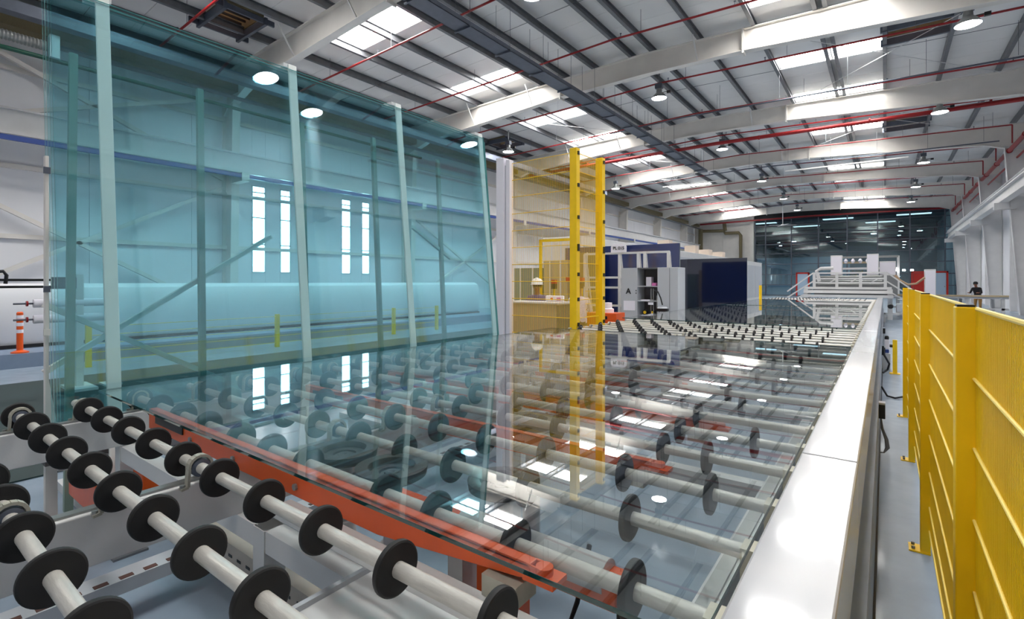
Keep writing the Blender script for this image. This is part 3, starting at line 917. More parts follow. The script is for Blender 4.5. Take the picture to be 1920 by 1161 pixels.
# ------------------------------------------------------------------ lying glass sheets
def flat_sheet(x0, x1, y0, y1, z, t_, lab, grp=None, th=0.010):
    o = thing('glass_sheet', lab, 'glass sheet', ((x0 + x1) / 2, (y0 + y1) / 2, z), group=grp)
    a, b = (x1 - x0) / 2, (y1 - y0) / 2
    MB().box(-a, a, -b, b, 0, th).build('pane', t_, o, smooth=False)
    e = MB()
    q = 0.0012
    e.box(-a - q, a + q, -b - q, -b, 0, th).box(-a - q, a + q, b, b + q, 0, th).box(-a - q, -a, -b, b, 0, th).box(a, a + q, -b, b, 0, th)
    e.build('polished_edge', EDGE, o, smooth=False)
    return o


flat_sheet(-3.43, -0.245, 0.84, 5.45, ZG, FLAT, 'large clear glass sheet lying on the rollers nearest the teal glass rack')
flat_sheet(-3.45, -0.30, 7.65, 13.4, ZG, FLAT, 'clear glass sheet lying on the rollers beyond the bare disc rollers')
flat_sheet(-3.45, -0.32, 13.75, 18.6, ZG, FLAT, 'distant clear glass sheet lying on the rollers before the conveyor bridge')

# ------------------------------------------------------------------ standing stack of teal glass on its rack
TH = math.atan(0.25 / 2.6)
PALEG = mat('pale_upright_paint', (234, 237, 232), 0.5)
REARM = mat('grey_green_steel', (128, 150, 138), 0.5)
rack = thing('glass_rack', 'white leaning rack uprights carrying the upright stack of teal glass', 'rack', (-3.72, 0, 0))


def lean(z):
    return -(z - 0.6) * math.tan(TH)


for y in (0.97, 2.21, 3.32, 4.58):
    u = MB()
    p0, p1 = (lean(0.0) + 0.081, y, 0.0), (lean(3.27) + 0.081, y, 3.27)
    u.bar(p0, p1, 0.07, 0.018, up=(1, 0, 0))
    u.build('upright', PALEG, rack, smooth=False, bevel=0.004)
    MB().box(lean(3.25) - 0.10, lean(3.25) + 0.05, y - 0.055, y + 0.055, 3.255, 3.285).build('cap', WHITE, rack, smooth=False)
    yb, zb = {0.97: (0.93, 3.1), 2.21: (1.74, 3.1), 3.32: (2.64, 3.05), 4.58: (3.5, 3.1)}[y]
    MB().bar((-0.62 + lean(0), yb - 0.04, 0), (-0.62 + lean(zb), yb + 0.05, zb), 0.045, 0.04, up=(1, 0, 0)).build('rear_upright', REARM, rack, smooth=False)
    MB().box(-1.1, 0.1, y - 0.035, y + 0.035, 0, 0.06).build('foot_bar', WHITE, rack, smooth=False)
MB().bar((-0.62 + lean(0), 4.42, 0), (-0.62 + lean(3.05), 4.55, 3.05), 0.045, 0.04, up=(1, 0, 0)).build('rear_upright', REARM, rack, smooth=False)
for (ya, za, yb, zb) in ((0.8, 0.90, 2.35, 1.91), (0.8, 1.35, 1.95, 0.66), (4.0, 2.14, 4.7, 1.80)):
    MB().bar((-0.72, ya, za), (-0.78, yb, zb), 0.035, 0.035).build('diagonal_brace', STRUCW, rack, smooth=False)
MB().box(-0.1, -0.04, 0.74, 4.75, 0.42, 0.5).build('lower_beam', WHITE, rack, smooth=False)
MB().box(-0.06, 0.09, 0.66, 4.72, 0.5, 0.56).build('ledge', RUBBER2, rack, smooth=False)
# its end upright, a broad cream post seen left of the glass
t = thing('end_upright', 'tall cream steel upright at the left edge of the teal glass', 'upright', (-3.76, 0.70, 0))
MB().prism([(-0.02, 0.0), (0.035, 0.0), (0.03, 0.7), (-0.004, 0.95), (-0.004, 2.2), (-0.02, 2.2)], -0.02, 0.02, 'X').build('post', STRUCW, t, smooth=False, bevel=0.002)
for z in (1.2, 1.44, 2.1):
    MB().box(0.02, 0.035, -0.028, 0.0, z, z + 0.035).build('bracket', DARKST if z > 1.3 else STRUCW, t, smooth=False)
MB().box(-0.1, 0.15, -0.08, 0.08, 0, 0.012).build('base_plate', STRUCW, t, smooth=False)

for k, (dy0, dy1, dz, lab) in enumerate(((0, 0, 0, 'front sheet of the upright teal glass stack, facing the conveyor'), (0.02, 0.035, -0.01, 'second sheet of the upright teal glass stack'),
                                    (0.035, 0.06, 0.0, 'third sheet of the upright teal glass stack'), (0.0, 0.09, -0.02, 'rearmost sheet of the upright teal glass stack'))):
    x = -3.62 - (0.0 if k == 0 else 0.024 + 0.0125 * k)
    o = thing('standing_glass', lab, 'glass sheet', (x, 0, 0.565), group='upright teal glass sheets')
    o.rotation_euler = (0, -TH, 0)
    h = 2.67 + dz
    MB().box(-0.005, 0.005, 0.70 + dy0, 4.62 + dy1, 0, h).build('pane', TEAL, o, smooth=False)
    e = MB().box(-0.005, 0.005, 0.70 + dy0 - 0.001, 0.70 + dy0, 0, h).box(-0.005, 0.005, 4.62 + dy1, 4.621 + dy1, 0, h).box(-0.005, 0.005, 0.70 + dy0, 4.62 + dy1, h, h + 0.001)
    e.build('polished_edge', mat('teal_edge_%d' % k, (120, 190, 186), 0.1, coat=1.0), o, smooth=False)

# dark floor channel behind the rack
MB().box(-10.2, -5.2, 0.0, 14.0, 0.004, 0.012).build('floor_mat', mat('dark_green_mat', (30, 52, 52), 0.6), smooth=False, label='dark green strip of floor matting behind the teal glass rack', category='mat')
# low mesh barrier behind the rack
t = thing('low_barrier', 'low yellow posted mesh barrier far behind the teal glass', 'barrier', (-11.2, 0, 0))
for y in (2.6, 6.0, 9.4, 11.1):
    MB().box(-0.04, 0.04, y - 0.04, y + 0.04, 0, 0.75).build('post', YELLOW, t, smooth=False)
for k in range(5):
    m_ = MB()
    for z in (0.1, 0.25, 0.4, 0.55, 0.7):
        m_.tube([(0, 2.6 + 1.7 * k, z), (0, 4.3 + 1.7 * k, z)], 0.006, 5)
    m_.build('mesh_panel', YELLOW, t, kind='stuff')


# ------------------------------------------------------------------ yellow fence by the aisle
def fence_post(parent, x, y, z, w=0.045, d=0.06, foot_dir=-1):
    p = MB().box(x, x + w, y - d / 2, y + d / 2, 0, z).build('post', YELLOW, parent, smooth=False, bevel=0.003)
    MB().box(x + 0.004, x + w - 0.004, y - d / 2 + 0.004, y + d / 2 - 0.004, z, z + 0.006).build('post_cap', BLACK, p, smooth=False)
    f = MB().box(x - 0.05, x + w, y - d / 2 - 0.01, y + d / 2 + 0.03, 0, 0.008).build('foot_plate', YELLOW, p, smooth=False)
    for yy in (y - 0.015, y + 0.04):
        MB().lathe([(0.008, 0.008), (0.008, 0.022)], (x - 0.03, yy, 0), 'Z', 6).build('anchor_bolt', GALV, p)
    return p


fen = thing('aisle_fence', 'long bright yellow mesh guard fence beside the conveyor aisle', 'fence', (0, 0, 0))
py = [0.1, 1.87, 3.6, 5.35, 7.05]
for y in py[1:]:
    fence_post(fen, 0.155, y, 1.43)
fence_post(fen, 0.155, 0.1, 1.43)
for a, b in zip(py, py[1:]):
    m_ = MB()
    k = a + 0.031
    while k < b - 0.03:
        m_.box(0.196, 0.2, k, k + 0.004, 0.12, 1.42)
        k += 0.012
    m_.build('mesh_wires', YELLOW, fen, kind='stuff', smooth=False)
    for z in (0.13, 0.26, 0.45, 0.655, 0.85, 1.045, 1.235):
        MB().tube([(0.1935, a + 0.03, z), (0.1935, b - 0.03, z)], 0.004, 8).build('horizontal_wire', YELLOWP, fen)
    MB().tube([(0.2, a + 0.03, 1.425), (0.2, b - 0.03, 1.425)], 0.006, 8).build('top_wire', YELLOWP, fen)
    for z in (1.385, 0.95, 0.3):
        MB().box(0.188, 0.2, a + 0.03, a + 0.042, z - 0.022, z + 0.02).build('clip', BLACK, fen, smooth=False)
# small posts in the aisle
t = thing('marker_post', 'short yellow sensor post standing in the aisle by the conveyor', 'post', (0.125, 10.25, 0))
MB().box(-0.03, 0.03, -0.03, 0.03, 0, 0.55).build('post', YELLOW, t, smooth=False)
MB().box(-0.07, 0.07, -0.07, 0.07, 0, 0.012).build('base_plate', YELLOW, t, smooth=False)
MB().lathe([(0.025, -0.07), (0.025, -0.03)], (0, 0, 0.45), 'X', 12).build('sensor', BLACK, t)
t = thing('valve_unit', 'white and blue air valve unit beside the conveyor skirt', 'valve', (0.02, 10.6, 0))
MB().box(-0.035, 0.035, -0.03, 0.03, 0.36, 0.52).build('regulator', PAPER, t, smooth=False, bevel=0.01)
MB().box(-0.03, 0.03, -0.025, 0.025, 0.29, 0.35).build('filter_bowl', BLUE, t, smooth=False, bevel=0.01)
MB().lathe([(0.03, 0.52), (0.03, 0.56), (0.02, 0.58)], n=14).build('knob', BLACK, t)
MB().box(-0.06, 0.05, -0.03, 0.03, 0.0, 0.28).build('stand', GREY, t, smooth=False)
t = thing('valve_cable', 'tangle of black cable looped below the valve unit', 'cable', (0, 0, 0))
MB().tube([(-0.03, 9.85, 0.48), (-0.02, 9.86, 0.35), (0.05, 9.9, 0.2), (0.03, 9.95, 0.1), (-0.03, 9.9, 0.05)], 0.015, 8).build('loop', BLACK, t)
MB().tube([(-0.04, 8.17, 0.12), (0.02, 8.12, 0.015), (0.1, 8.05, 0.012), (0.21, 8.15, 0.03)], 0.012, 8).build('floor_cable', BLACK, label='black cable crossing the aisle floor to the yellow fence', category='cable')
t = thing('hose_loop', 'looped grey hoses hanging under the black sensor box', 'hose', (0, 0, 0))
for k in range(3):
    MB().tube([(-0.03, 5.34, 0.33), (-0.025 + 0.004 * k, 5.33, 0.24), (0.0 + 0.008 * k, 5.3, 0.16), (0.005 + 0.01 * k, 5.27, 0.10), (-0.01, 5.25, 0.06), (-0.035, 5.24, 0.06)], 0.006, 8).build('hose', GALV, t)

# ------------------------------------------------------------------ yellow posts, mesh and white twin posts
gf = thing('mesh_guard', 'tall yellow safety mesh guard with two tall posts beyond the glass corner', 'fence', (0, 0, 0))
for (x, y) in ((-3.5, 6.17), (-3.47, 6.9)):
    p = MB().box(x - 0.055, x + 0.055, y - 0.05, y + 0.05, 0, 3.37).build('post', YELLOW, gf, smooth=False, bevel=0.004)
    MB().box(x - 0.09, x + 0.09, y - 0.09, y + 0.09, 0, 0.012).build('foot_plate', YELLOW, p, smooth=False)
    for z in (0.9, 1.25, 1.6, 1.95, 2.0, 2.4, 2.85, 3.3):
        MB().box(x + 0.055, x + 0.07, y - 0.02, y + 0.02, z - 0.025, z + 0.025).build('clip', BLACK, p, smooth=False)


def mesh_panel(a, b, z0, z1, parent, step=0.022, hstep=0.3):
    a, b = Vector((*a, 0)), Vector((*b, 0))
    L = (b - a).length
    d = (b - a) / L
    m_ = MB()
    k = 0.0
    while k <= L:
        p = a + d * k
        m_.bar((p.x, p.y, z0), (p.x, p.y, z1), 0.0032, 0.0032)
        k += step
    m_.build('mesh_wires', YELLOW, parent, kind='stuff', smooth=False)
    z = z0
    while z <= z1 + 0.01:
        MB().tube([(a.x, a.y, z), (b.x, b.y, z)], 0.005, 6).build('horizontal_wire', YELLOW, parent)
        z += hstep


mesh_panel((-4.62, 6.2), (-3.57, 6.18), 0.2, 3.32, gf, hstep=0.26)
mesh_panel((-3.49, 6.24), (-3.47, 6.84), 0.2, 3.32, gf, hstep=0.26)
MB().box(-5.0, -4.94, 6.4, 6.46, 0, 3.35).build('post', YELLOW, gf, smooth=False)

lc = thing('white_twin_post', 'pair of tall white steel posts at the right edge of the teal glass', 'post', (-4.73, 6.2, 0))
MB().box(-0.15, 0.0, -0.07, 0.07, 0, 3.42).build('post', PAPER, lc, smooth=False, bevel=0.006)
MB().box(0.025, 0.10, -0.05, 0.05, 0, 3.38).build('post', PAPER, lc, smooth=False, bevel=0.006)
MB().box(0.0, 0.025, -0.03, 0.03, 0.1, 3.3).build('spacer', GREY, lc, smooth=False)
MB().box(-0.2, 0.16, -0.12, 0.12, 0, 0.02).build('base_plate', WHITE, lc, smooth=False)

lf = thing('low_fence', 'low yellow mesh fence along the left side of the conveyor', 'fence', (0, 0, 0))
for a, b in ((6.95, 7.3),):
    mesh_panel((-3.75, a), (-3.75, b), 0.15, 1.36, lf, step=0.05, hstep=0.2)
mesh_panel((-4.3, 11.42), (-3.8, 11.35), 0.15, 1.3, lf, step=0.05, hstep=0.2)
for y in (7.3, 11.3):
    MB().box(-3.72, -3.65, y - 0.03, y + 0.03, 0, 1.4).build('post', YELLOW, lf, smooth=False)
MB().box(-3.68, -3.6, 19.95, 20.05, 0, 1.36).build('yellow_post', YELLOW, smooth=False, label='lone thin yellow post beside the distant white column', category='post')

# gate
g = thing('mesh_gate', 'yellow framed mesh gate behind the worker in the white hard hat', 'gate', (-6.8, 10.3, 0), math.radians(6))
MB().box(-0.03, 0.03, -0.03, 0.03, 0, 2.53).box(0.82, 0.9, -0.03, 0.03, 0, 2.5).box(-0.03, 0.9, -0.03, 0.03, 2.47, 2.53).build('frame', YELLOW, g, smooth=False)
m_ = MB()
for k in range(27):
    m_.bar((0.03 * k + 0.03, 0, 0.1), (0.03 * k + 0.03, 0, 2.47), 0.003, 0.003)
m_.build('mesh_wires', YELLOW, g, kind='stuff')
for z in (0.4, 0.8, 1.2, 1.6, 2.0):
    MB().tube([(0, 0, z), (0.85, 0, z)], 0.005, 6).build('horizontal_wire', YELLOW, g)
MB().box(0.7, 0.8, -0.06, -0.02, 1.5, 1.6).build('lock', REDF, g, smooth=False)

for (x, y, z, lab) in ((-6.1, 9.8, 1.45, 'red and black signal switch on a thin post beside the yellow gate'), (-5.55, 10.1, 1.5, 'orange red signal switch hung right of the yellow gate')):
    t = thing('signal_switch', lab, 'switch', (x, y, 0))
    MB().box(-0.05, 0.05, -0.05, 0.05, z, z + 0.09).build('red_cap', REDF, t, smooth=False)
    MB().box(-0.05, 0.05, -0.05, 0.05, z - 0.12, z).build('body', BLACK, t, smooth=False)
    MB().box(-0.015, 0.015, -0.015, 0.015, 0, z - 0.12).build('post', YELLOW, t, smooth=False)

# olive glass crates stacked behind
for k, (x0, x1, y, z, lab) in enumerate(((-9.0, -8.1, 12.2, 1.9, 'grey green upright glass pack behind the white hard hat'), (-7.95, -7.15, 12.2, 2.1, 'tan upright crate behind the yellow gate'),
                                    (-7.1, -6.35, 12.3, 2.3, 'olive brown upright crate right of the yellow gate'))):
    t = thing('upright_crate', lab, 'crate', (x0, y, 0))
    w = x1 - x0
    MB().box(0, w, 0, 0.5, 0.1, z).build('body', [mat('green_grey_pack', (110, 128, 118), 0.3), TAN, TAND][k], t, smooth=False)
    MB().box(0.05, w - 0.05, 0.02, 0.48, 0, 0.1).build('skid', TAND, t, smooth=False)
    for s in (0.2, w - 0.25):
        MB().box(s, s + 0.04, -0.012, 0, 0.1, z).build('strap', STRUCW, t, smooth=False)

# control desk
t = thing('control_desk', 'tan board control desk standing behind the mesh guard', 'desk', (-4.6, 6.9, 0))
MB().box(-0.6, 0.43, -0.12, 0.35, 0.0, 1.14).build('body', TAN, t, smooth=False)
MB().box(-0.62, 0.45, -0.14, 0.37, 1.14, 1.165).build('worktop', WHITE, t, smooth=False)
MB().box(0.43, 0.437, -0.12, 0.35, 0.0, 1.12).build('side_board', TAND, t, smooth=False)
t = thing('push_button_console', 'white rounded control panel with an orange button on the tan desk', 'control panel', (-4.42, 7.13, 1.165))
MB().box(-0.17, 0.17, -0.03, 0.03, 0, 0.1).build('housing', PAPER, t, smooth=False, bevel=0.015)
MB().lathe([(0.022, -0.045), (0.022, -0.03)], (-0.04, 0, 0.045), 'Y', 14).build('button', ORANGE, t)
MB().box(0.05, 0.13, -0.034, -0.03, 0.02, 0.07).build('screen', PINK, t, smooth=False)


# ------------------------------------------------------------------ people
def person(name, label, loc, rotz, shirt, trousers, hat=None, lean_f=0.0, scale=1.0, hair=True, sit=False):
    t = thing('person', label, 'person', loc, rotz)
    L = lean_f
    V, E, R = [], [], []

    def v(p, r):
        V.append(p)
        R.append(r)
        return len(V) - 1

    pel = v((0, 0, 0.93), (0.15, 0.11))
    wa = v((0, 0.02 * L, 1.08), (0.14, 0.10))
    ch = v((0, 0.15 * L, 1.3), (0.17, 0.115))
    nb = v((0, 0.22 * L, 1.42), (0.07, 0.07))
    nk = v((0, 0.26 * L, 1.5), (0.052, 0.055))
    hd = v((0, 0.3 * L + 0.01, 1.6), (0.072, 0.09))
    ht = v((0, 0.32 * L + 0.01, 1.68), (0.066, 0.08))
    for a, b in ((pel, wa), (wa, ch), (ch, nb), (nb, nk), (nk, hd), (hd, ht)):
        E.append((a, b))
    for s in (-1, 1):
        sh = v((s * 0.175, 0.18 * L, 1.37), (0.062, 0.062))
        el = v((s * 0.25, 0.12 + 0.1 * L, 1.12), (0.042, 0.042))
        wr_ = v((s * 0.2, 0.33 + 0.1 * L, 1.14), (0.027, 0.027))
        pm = v((s * 0.19, 0.40 + 0.1 * L, 1.15), (0.034, 0.016))
        E.extend([(ch, sh), (sh, el), (el, wr_), (wr_, pm)])
        for k in range(4):
            f1 = v((s * (0.165 + 0.018 * k), 0.45 + 0.1 * L, 1.145), (0.009, 0.009))
            f2 = v((s * (0.165 + 0.018 * k), 0.475 + 0.1 * L - 0.006 * abs(k - 1), 1.12), (0.008, 0.008))
            E.extend([(pm, f1), (f1, f2)])
        th1 = v((s * 0.15, 0.40 + 0.1 * L, 1.13), (0.01, 0.01))
        th2 = v((s * 0.14, 0.43 + 0.1 * L, 1.115), (0.009, 0.009))
        E.extend([(wr_, th1), (th1, th2)])
        hp = v((s * 0.1, 0, 0.86), (0.09, 0.095))
        kn = v((s * 0.11, 0.02, 0.48), (0.058, 0.06))
        an = v((s * 0.11, 0.0, 0.09), (0.042, 0.045))
        to = v((s * 0.12, 0.14, 0.035), (0.042, 0.03))
        E.extend([(pel, hp), (hp, kn), (kn, an), (an, to)])
    me = bpy.data.meshes.new('body')
    me.from_pydata(V, E, [])
    o = link('body', me, t)
    o.modifiers.new('skin', 'SKIN')
    for i, sv in enumerate(me.skin_vertices[0].data):
        sv.radius = R[i]
        sv.use_root = (i == 0)
    sb = o.modifiers.new('sub', 'SUBSURF')
    sb.levels = sb.render_levels = 2
    dg = bpy.context.evaluated_depsgraph_get()
    me2 = bpy.data.meshes.new_from_object(o.evaluated_get(dg))
    o.modifiers.clear()
    o.data = me2
    me2.materials.clear()
    for m_ in (shirt, trousers, SKIN, BLACK):
        me2.materials.append(m_)
    for p in me2.polygons:
        c = p.center
        p.use_smooth = True
        if c.z > 1.435 and abs(c.x) < 0.12:
            p.material_index = 2
        elif c.y > 0.3 + 0.1 * L and c.z > 1.0 and c.z < 1.25:
            p.material_index = 2
        elif c.z > 0.9:
            p.material_index = 0
        elif c.z > 0.08:
            p.material_index = 1
        else:
            p.material_index = 3
    y_ = 0.3 * L + 0.01
    for s in (-1, 1):
        MB().lathe([(0.0, -0.008), (0.009, -0.003), (0.009, 0.003), (0.0, 0.008)], (s * 0.03, y_ + 0.088, 1.6), 'Y', 8).build('eye', BLACK, t)
        MB().lathe([(0.0, -0.008), (0.022, -0.004), (0.022, 0.004), (0.0, 0.008)], (s * 0.083, y_, 1.585), 'X', 10).build('ear', SKIN, t)
    MB().add([(-0.012, y_ + 0.085, 1.565), (0.012, y_ + 0.085, 1.565), (0, y_ + 0.115, 1.57), (0, y_ + 0.088, 1.61)], [(0, 1, 2), (0, 2, 3), (1, 3, 2), (0, 3, 1)]).build('nose', SKIN, t)
    MB().box(-0.022, 0.022, y_ + 0.082, y_ + 0.092, 1.533, 1.541).build('mouth', REDF, t, smooth=False)
    if hair:
        pr = [(0.098, -0.05), (0.1, 0.0), (0.088, 0.06), (0.055, 0.09), (0.0, 0.1)]
        MB().lathe(pr, (0, y_ - 0.02, 1.65), 'Z', 20).build('hair', HAIR, t)
    if hat:
        pr = [(0.115, 0.0), (0.12, 0.03), (0.108, 0.08), (0.07, 0.12), (0.0, 0.132)]
        h = MB().lathe(pr, (0, y_, 1.645), 'Z', 24)
        h.build('hard_hat', hat, t)
        MB().lathe([(0.135, 0.0), (0.135, 0.008)], (0, y_ + 0.02, 1.64), 'Z', 24).build('hat_brim', hat, t)
        MB().box(-0.012, 0.012, y_ - 0.1, y_ + 0.1, 1.72, 1.785).build('hat_ridge', hat, t, smooth=False, bevel=0.006)
    t.scale = (scale,) * 3
    return t


SHIRT1 = mat('indigo_shirt', (92, 84, 136), 0.8, noise=0.1)
SHIRT2 = mat('lavender_shirt', (214, 204, 222), 0.8, noise=0.18, nscale=30)
SHIRT3 = mat('black_shirt', (26, 24, 28), 0.8)
TROU = mat('dark_trousers', (46, 52, 66), 0.8)
TROU2 = mat('tan_trousers', (150, 112, 60), 0.8)
WHAT = mat('white_hard_hat', (244, 244, 240), 0.3)
person('p', 'worker in a white hard hat and indigo shirt behind the tan desk', (-5.1, 7.62, 0), math.radians(-158), SHIRT1, TROU, WHAT, 0.1, 0.88)
person('p', 'worker in a pale lavender shirt standing behind the tall yellow post', (-4.42, 7.95, 0), math.radians(30), SHIRT2, TROU, None, 0.3, 0.86)
person('p', 'distant person in black leaning over the far transverse table', (3.45, 31.6, 0), math.radians(150), SHIRT3, TROU2, None, 0.8, 0.86)

# orange crate with white drum
t = thing('orange_crate', 'orange crate standing behind the second tall yellow post', 'crate', (-4.25, 8.9, 0))
MB().box(-0.42, 0.2, -0.2, 0.2, 0.62, 0.90).build('tub', ORANGE, t, smooth=False, bevel=0.01)
MB().box(-0.38, -0.32, -0.15, -0.1, 0, 0.62).box(0.1, 0.16, -0.15, -0.1, 0, 0.62).box(-0.38, -0.32, 0.1, 0.15, 0, 0.62).box(0.1, 0.16, 0.1, 0.15, 0, 0.62).build('stand', DARKST, t, smooth=False)
MB().box(-0.10, 0.02, -0.206, -0.2, 0.78, 0.84).build('dark_marking', BLACK, t, smooth=False)
MB().lathe([(0.12, 0), (0.12, 0.07), (0.085, 0.085), (0.085, 0.19), (0.0, 0.195)], n=24).build('white_drum', PAPER, loc=(-4.32, 8.9, 0.90), label='stepped white drum sitting on the orange crate', category='drum')

# ------------------------------------------------------------------ grey cabinet marked A
t = thing('tool_cabinet', 'light grey steel cabinet marked with a black letter A', 'cabinet', (-4.9, 10.8, 0))
MB().box(0, 0.39, 0, 0.5, 0, 1.81).build('left_locker', GREY, t, smooth=False, bevel=0.004)
MB().box(0.86, 1.31, 0, 0.5, 0, 1.81).build('right_locker', GREY, t, smooth=False, bevel=0.004)
b = MB().box(0.39, 0.86, 0.42, 0.5, 0, 1.81).box(0.39, 0.86, 0.02, 0.42, 1.78, 1.81)
b.build('open_bay', DGREY, t, smooth=False)
for z in (0.72, 1.05, 1.38):
    MB().box(0.39, 0.86, 0.02, 0.42, z, z + 0.02).build('shelf', GREY, t, smooth=False)
MB().box(0.355, 0.375, -0.015, 0, 1.28, 1.31).box(0.355, 0.375, -0.015, 0, 1.22, 1.25).build('handle', DGREY, t, smooth=False)
MB().box(1.13, 1.136, -0.004, 0, 0.05, 1.8).build('door_seam', DGREY, t, smooth=False)
MB().box(0.06, 0.34, -0.004, 0, 0.84, 1.06).build('paper_notice', PAPER, t, smooth=False)


def text(body, size, loc, rot, m_, parent, name='lettering'):
    cu = bpy.data.curves.new(name, 'FONT')
    cu.body = body
    cu.size = size
    cu.align_x = 'CENTER'
    cu.extrude = 0.002
    cu.offset = size * 0.02
    cu.materials.append(m_)
    tmp = bpy.data.objects.new(name, cu)
    COL.objects.link(tmp)
    me = bpy.data.meshes.new_from_object(tmp.evaluated_get(bpy.context.evaluated_depsgraph_get()))
    bpy.data.objects.remove(tmp)
    o = link(name, me, parent)
    o.location = loc
    o.rotation_euler = rot
    return o


text('A', 0.18, (0.18, -0.006, 1.22), (math.pi / 2, 0, 0), BLACK, t)
MB().box(-4.36, -4.24, 10.95, 11.1, 1.40, 1.60).build('white_box', PAPER, smooth=False, label='white box on the top shelf of the grey cabinet', category='box')
MB().box(-4.2, -4.1, 10.88, 11.05, 1.40, 1.47).build('pink_cloth', PINK, smooth=False, bevel=0.01, label='pink folded cloth on the top shelf of the grey cabinet', category='cloth')
MB().box(-4.45, -4.25, 10.85, 11.1, 1.07, 1.09).build('paper_stack', PAPER, smooth=False, label='white papers on the middle shelf of the grey cabinet', category='papers')
for k, x in enumerate((-4.38, -4.2)):
    t = thing('tape_roll', 'yellow and black reel on the lower cabinet shelf, %s' % ['beside the locker wall', 'beside the metal stand'][k], 'reel', (x, 10.95, 0.80))
    MB().lathe([(0.06, -0.03), (0.06, 0.03)], axis='Y', n=16).build('reel', BLACK, t)
    MB().lathe([(0.035, -0.036), (0.035, 0.036)], axis='Y', n=14).build('hub', YELLOW, t)
# thin metal stand with lamp head
t = thing('tool_stand', 'thin metal stand with a drooping black hose and lamp head before the cabinet', 'stand', (-3.98, 10.45, 0))
for x in (-0.07, -0.02, 0.06):
    MB().tube([(x, 0, 0), (x, 0, 1.35 if x < 0.05 else 1.2)], 0.008, 8).build('rod', SILVER, t)
MB().tube([(0.0, 0, 1.3), (0.08, 0, 1.28), (0.14, 0, 1.15), (0.18, 0, 1.0)], 0.014, 8).build('hose', BLACK, t)
MB().box(0.06, 0.3, -0.06, 0.06, 0.86, 0.93).build('head', BLACK, t, smooth=False, bevel=0.01)
MB().lathe([(0.11, 0.93), (0.09, 0.96), (0.0, 0.965)], (0.18, 0, 0), 'Z', 16).build('dome', GREY, t)
MB().bar((0.12, 0, 0.88), (0.06, 0, 0.7), 0.015, 0.015).build('tripod_leg', DARKST, t, smooth=False)
MB().box(-0.12, -0.02, -0.04, 0.0, 1.0, 1.05).build('tag', PAPER, t, smooth=False)

# ------------------------------------------------------------------ white A-frame rack with sign, and blue glass
t = thing('a_frame_rack', 'white steel rack with a rounded white number sign on top', 'rack', (-6.2, 11.45, 0), math.radians(5))
for x in (0.0, 0.34, 0.93, 1.40, 1.56, 2.12):
    MB().box(x - 0.03, x + 0.03, -0.03, 0.03, 0, 2.2).build('upright', WHITE, t, smooth=False)
    MB().bar((x + 0.03, 0.6, 0.0), (x + 0.02, 0.02, 2.2), 0.04, 0.04).build('stay', WHITE, t, smooth=False)
for z in (0.3, 0.9, 1.35, 1.6, 2.2):
    MB().box(0, 2.15 if z in (0.3, 0.9, 2.2) else 1.0, -0.025, 0.025, z - 0.025, z + 0.025).build('rail', WHITE, t, smooth=False)
sg = MB()
pl = [(0.72, 2.22), (1.12, 2.22), (1.12, 2.36), (1.09, 2.41), (1.04, 2.43), (0.80, 2.43), (0.75, 2.41), (0.72, 2.36)]
sp = sg.prism(pl, -0.045, -0.035, 'Y').build('sign_plate', PAPER, t, smooth=False)
text('PL 015', 0.105, (0.92, -0.05, 2.29), (math.pi / 2, 0, 0), BLACK, sp)

def pack(name, lab, x0, x1, y, z0, z1, m_):
    t = thing(name, lab, 'glass sheet', (x0, y, 0))
    MB().box(0, x1 - x0, 0, 0.06, z0, z1).build('pane', m_, t, smooth=False)
    MB().box(0.1, x1 - x0 - 0.1, -0.05, 0.3, 0, z0).build('support', WHITE, t, smooth=False)
    MB().box(x1 - x0 - 0.2, x1 - x0 - 0.1, 0.06, 0.3, z0, z1 - 0.1).build('back_frame', WHITE, t, smooth=False)
    MB().box(x1 - x0, x1 - x0 + 0.004, 0, 0.06, z0, z1).build('polished_edge', EDGE, t, smooth=False)


pack('blue_glass', 'upright royal blue glass sheet behind the white rack with the sign', -7.7, -4.28, 13.0, 0.4, 2.50, NAVY)
pack('navy_glass', 'upright almost black navy glass sheet beside the distant yellow post', -6.55, -4.1, 20.0, 0.4, 2.38, NAVYD)

# long white furnace housing with cartons on top
t = thing('furnace_housing', 'long low white machine housing behind the blue glass sheets', 'machine', (-9.5, 14.5, 0))
MB().box(0, 1.5, 0, 30, 0, 3.0).build('body', WHITE, t, smooth=False, bevel=0.02)
for k in range(10):
    MB().box(1.5, 1.52, 0.2 + 3 * k, 2.9 + 3 * k, 0.3, 2.7).build('side_panel', GREY, t, smooth=False)
t2 = [(-8.6, 24.0, 0.55, 0.5), (-8.6, 25.2, 0.5, 0.45), (-8.7, 28.5, 0.6, 0.5), (-8.7, 31.0, 0.7, 0.4), (-8.7, 34.0, 0.7, 0.4)]
for k, (x, y, s, h) in enumerate(t2):
    b_ = thing('carton', 'pale carton on top of the long white housing, %s from the blue glass' % ORD[k], 'carton', (x, y, 3.0), group='cartons on the white housing')
    MB().box(-s / 2, s / 2, -s / 2, s / 2, 0, h).build('box_body', CARD, b_, smooth=False)
    MB().box(-0.03, 0.03, -s / 2 - 0.002, s / 2 + 0.002, h, h + 0.003).build('tape', TAN, b_, smooth=False)

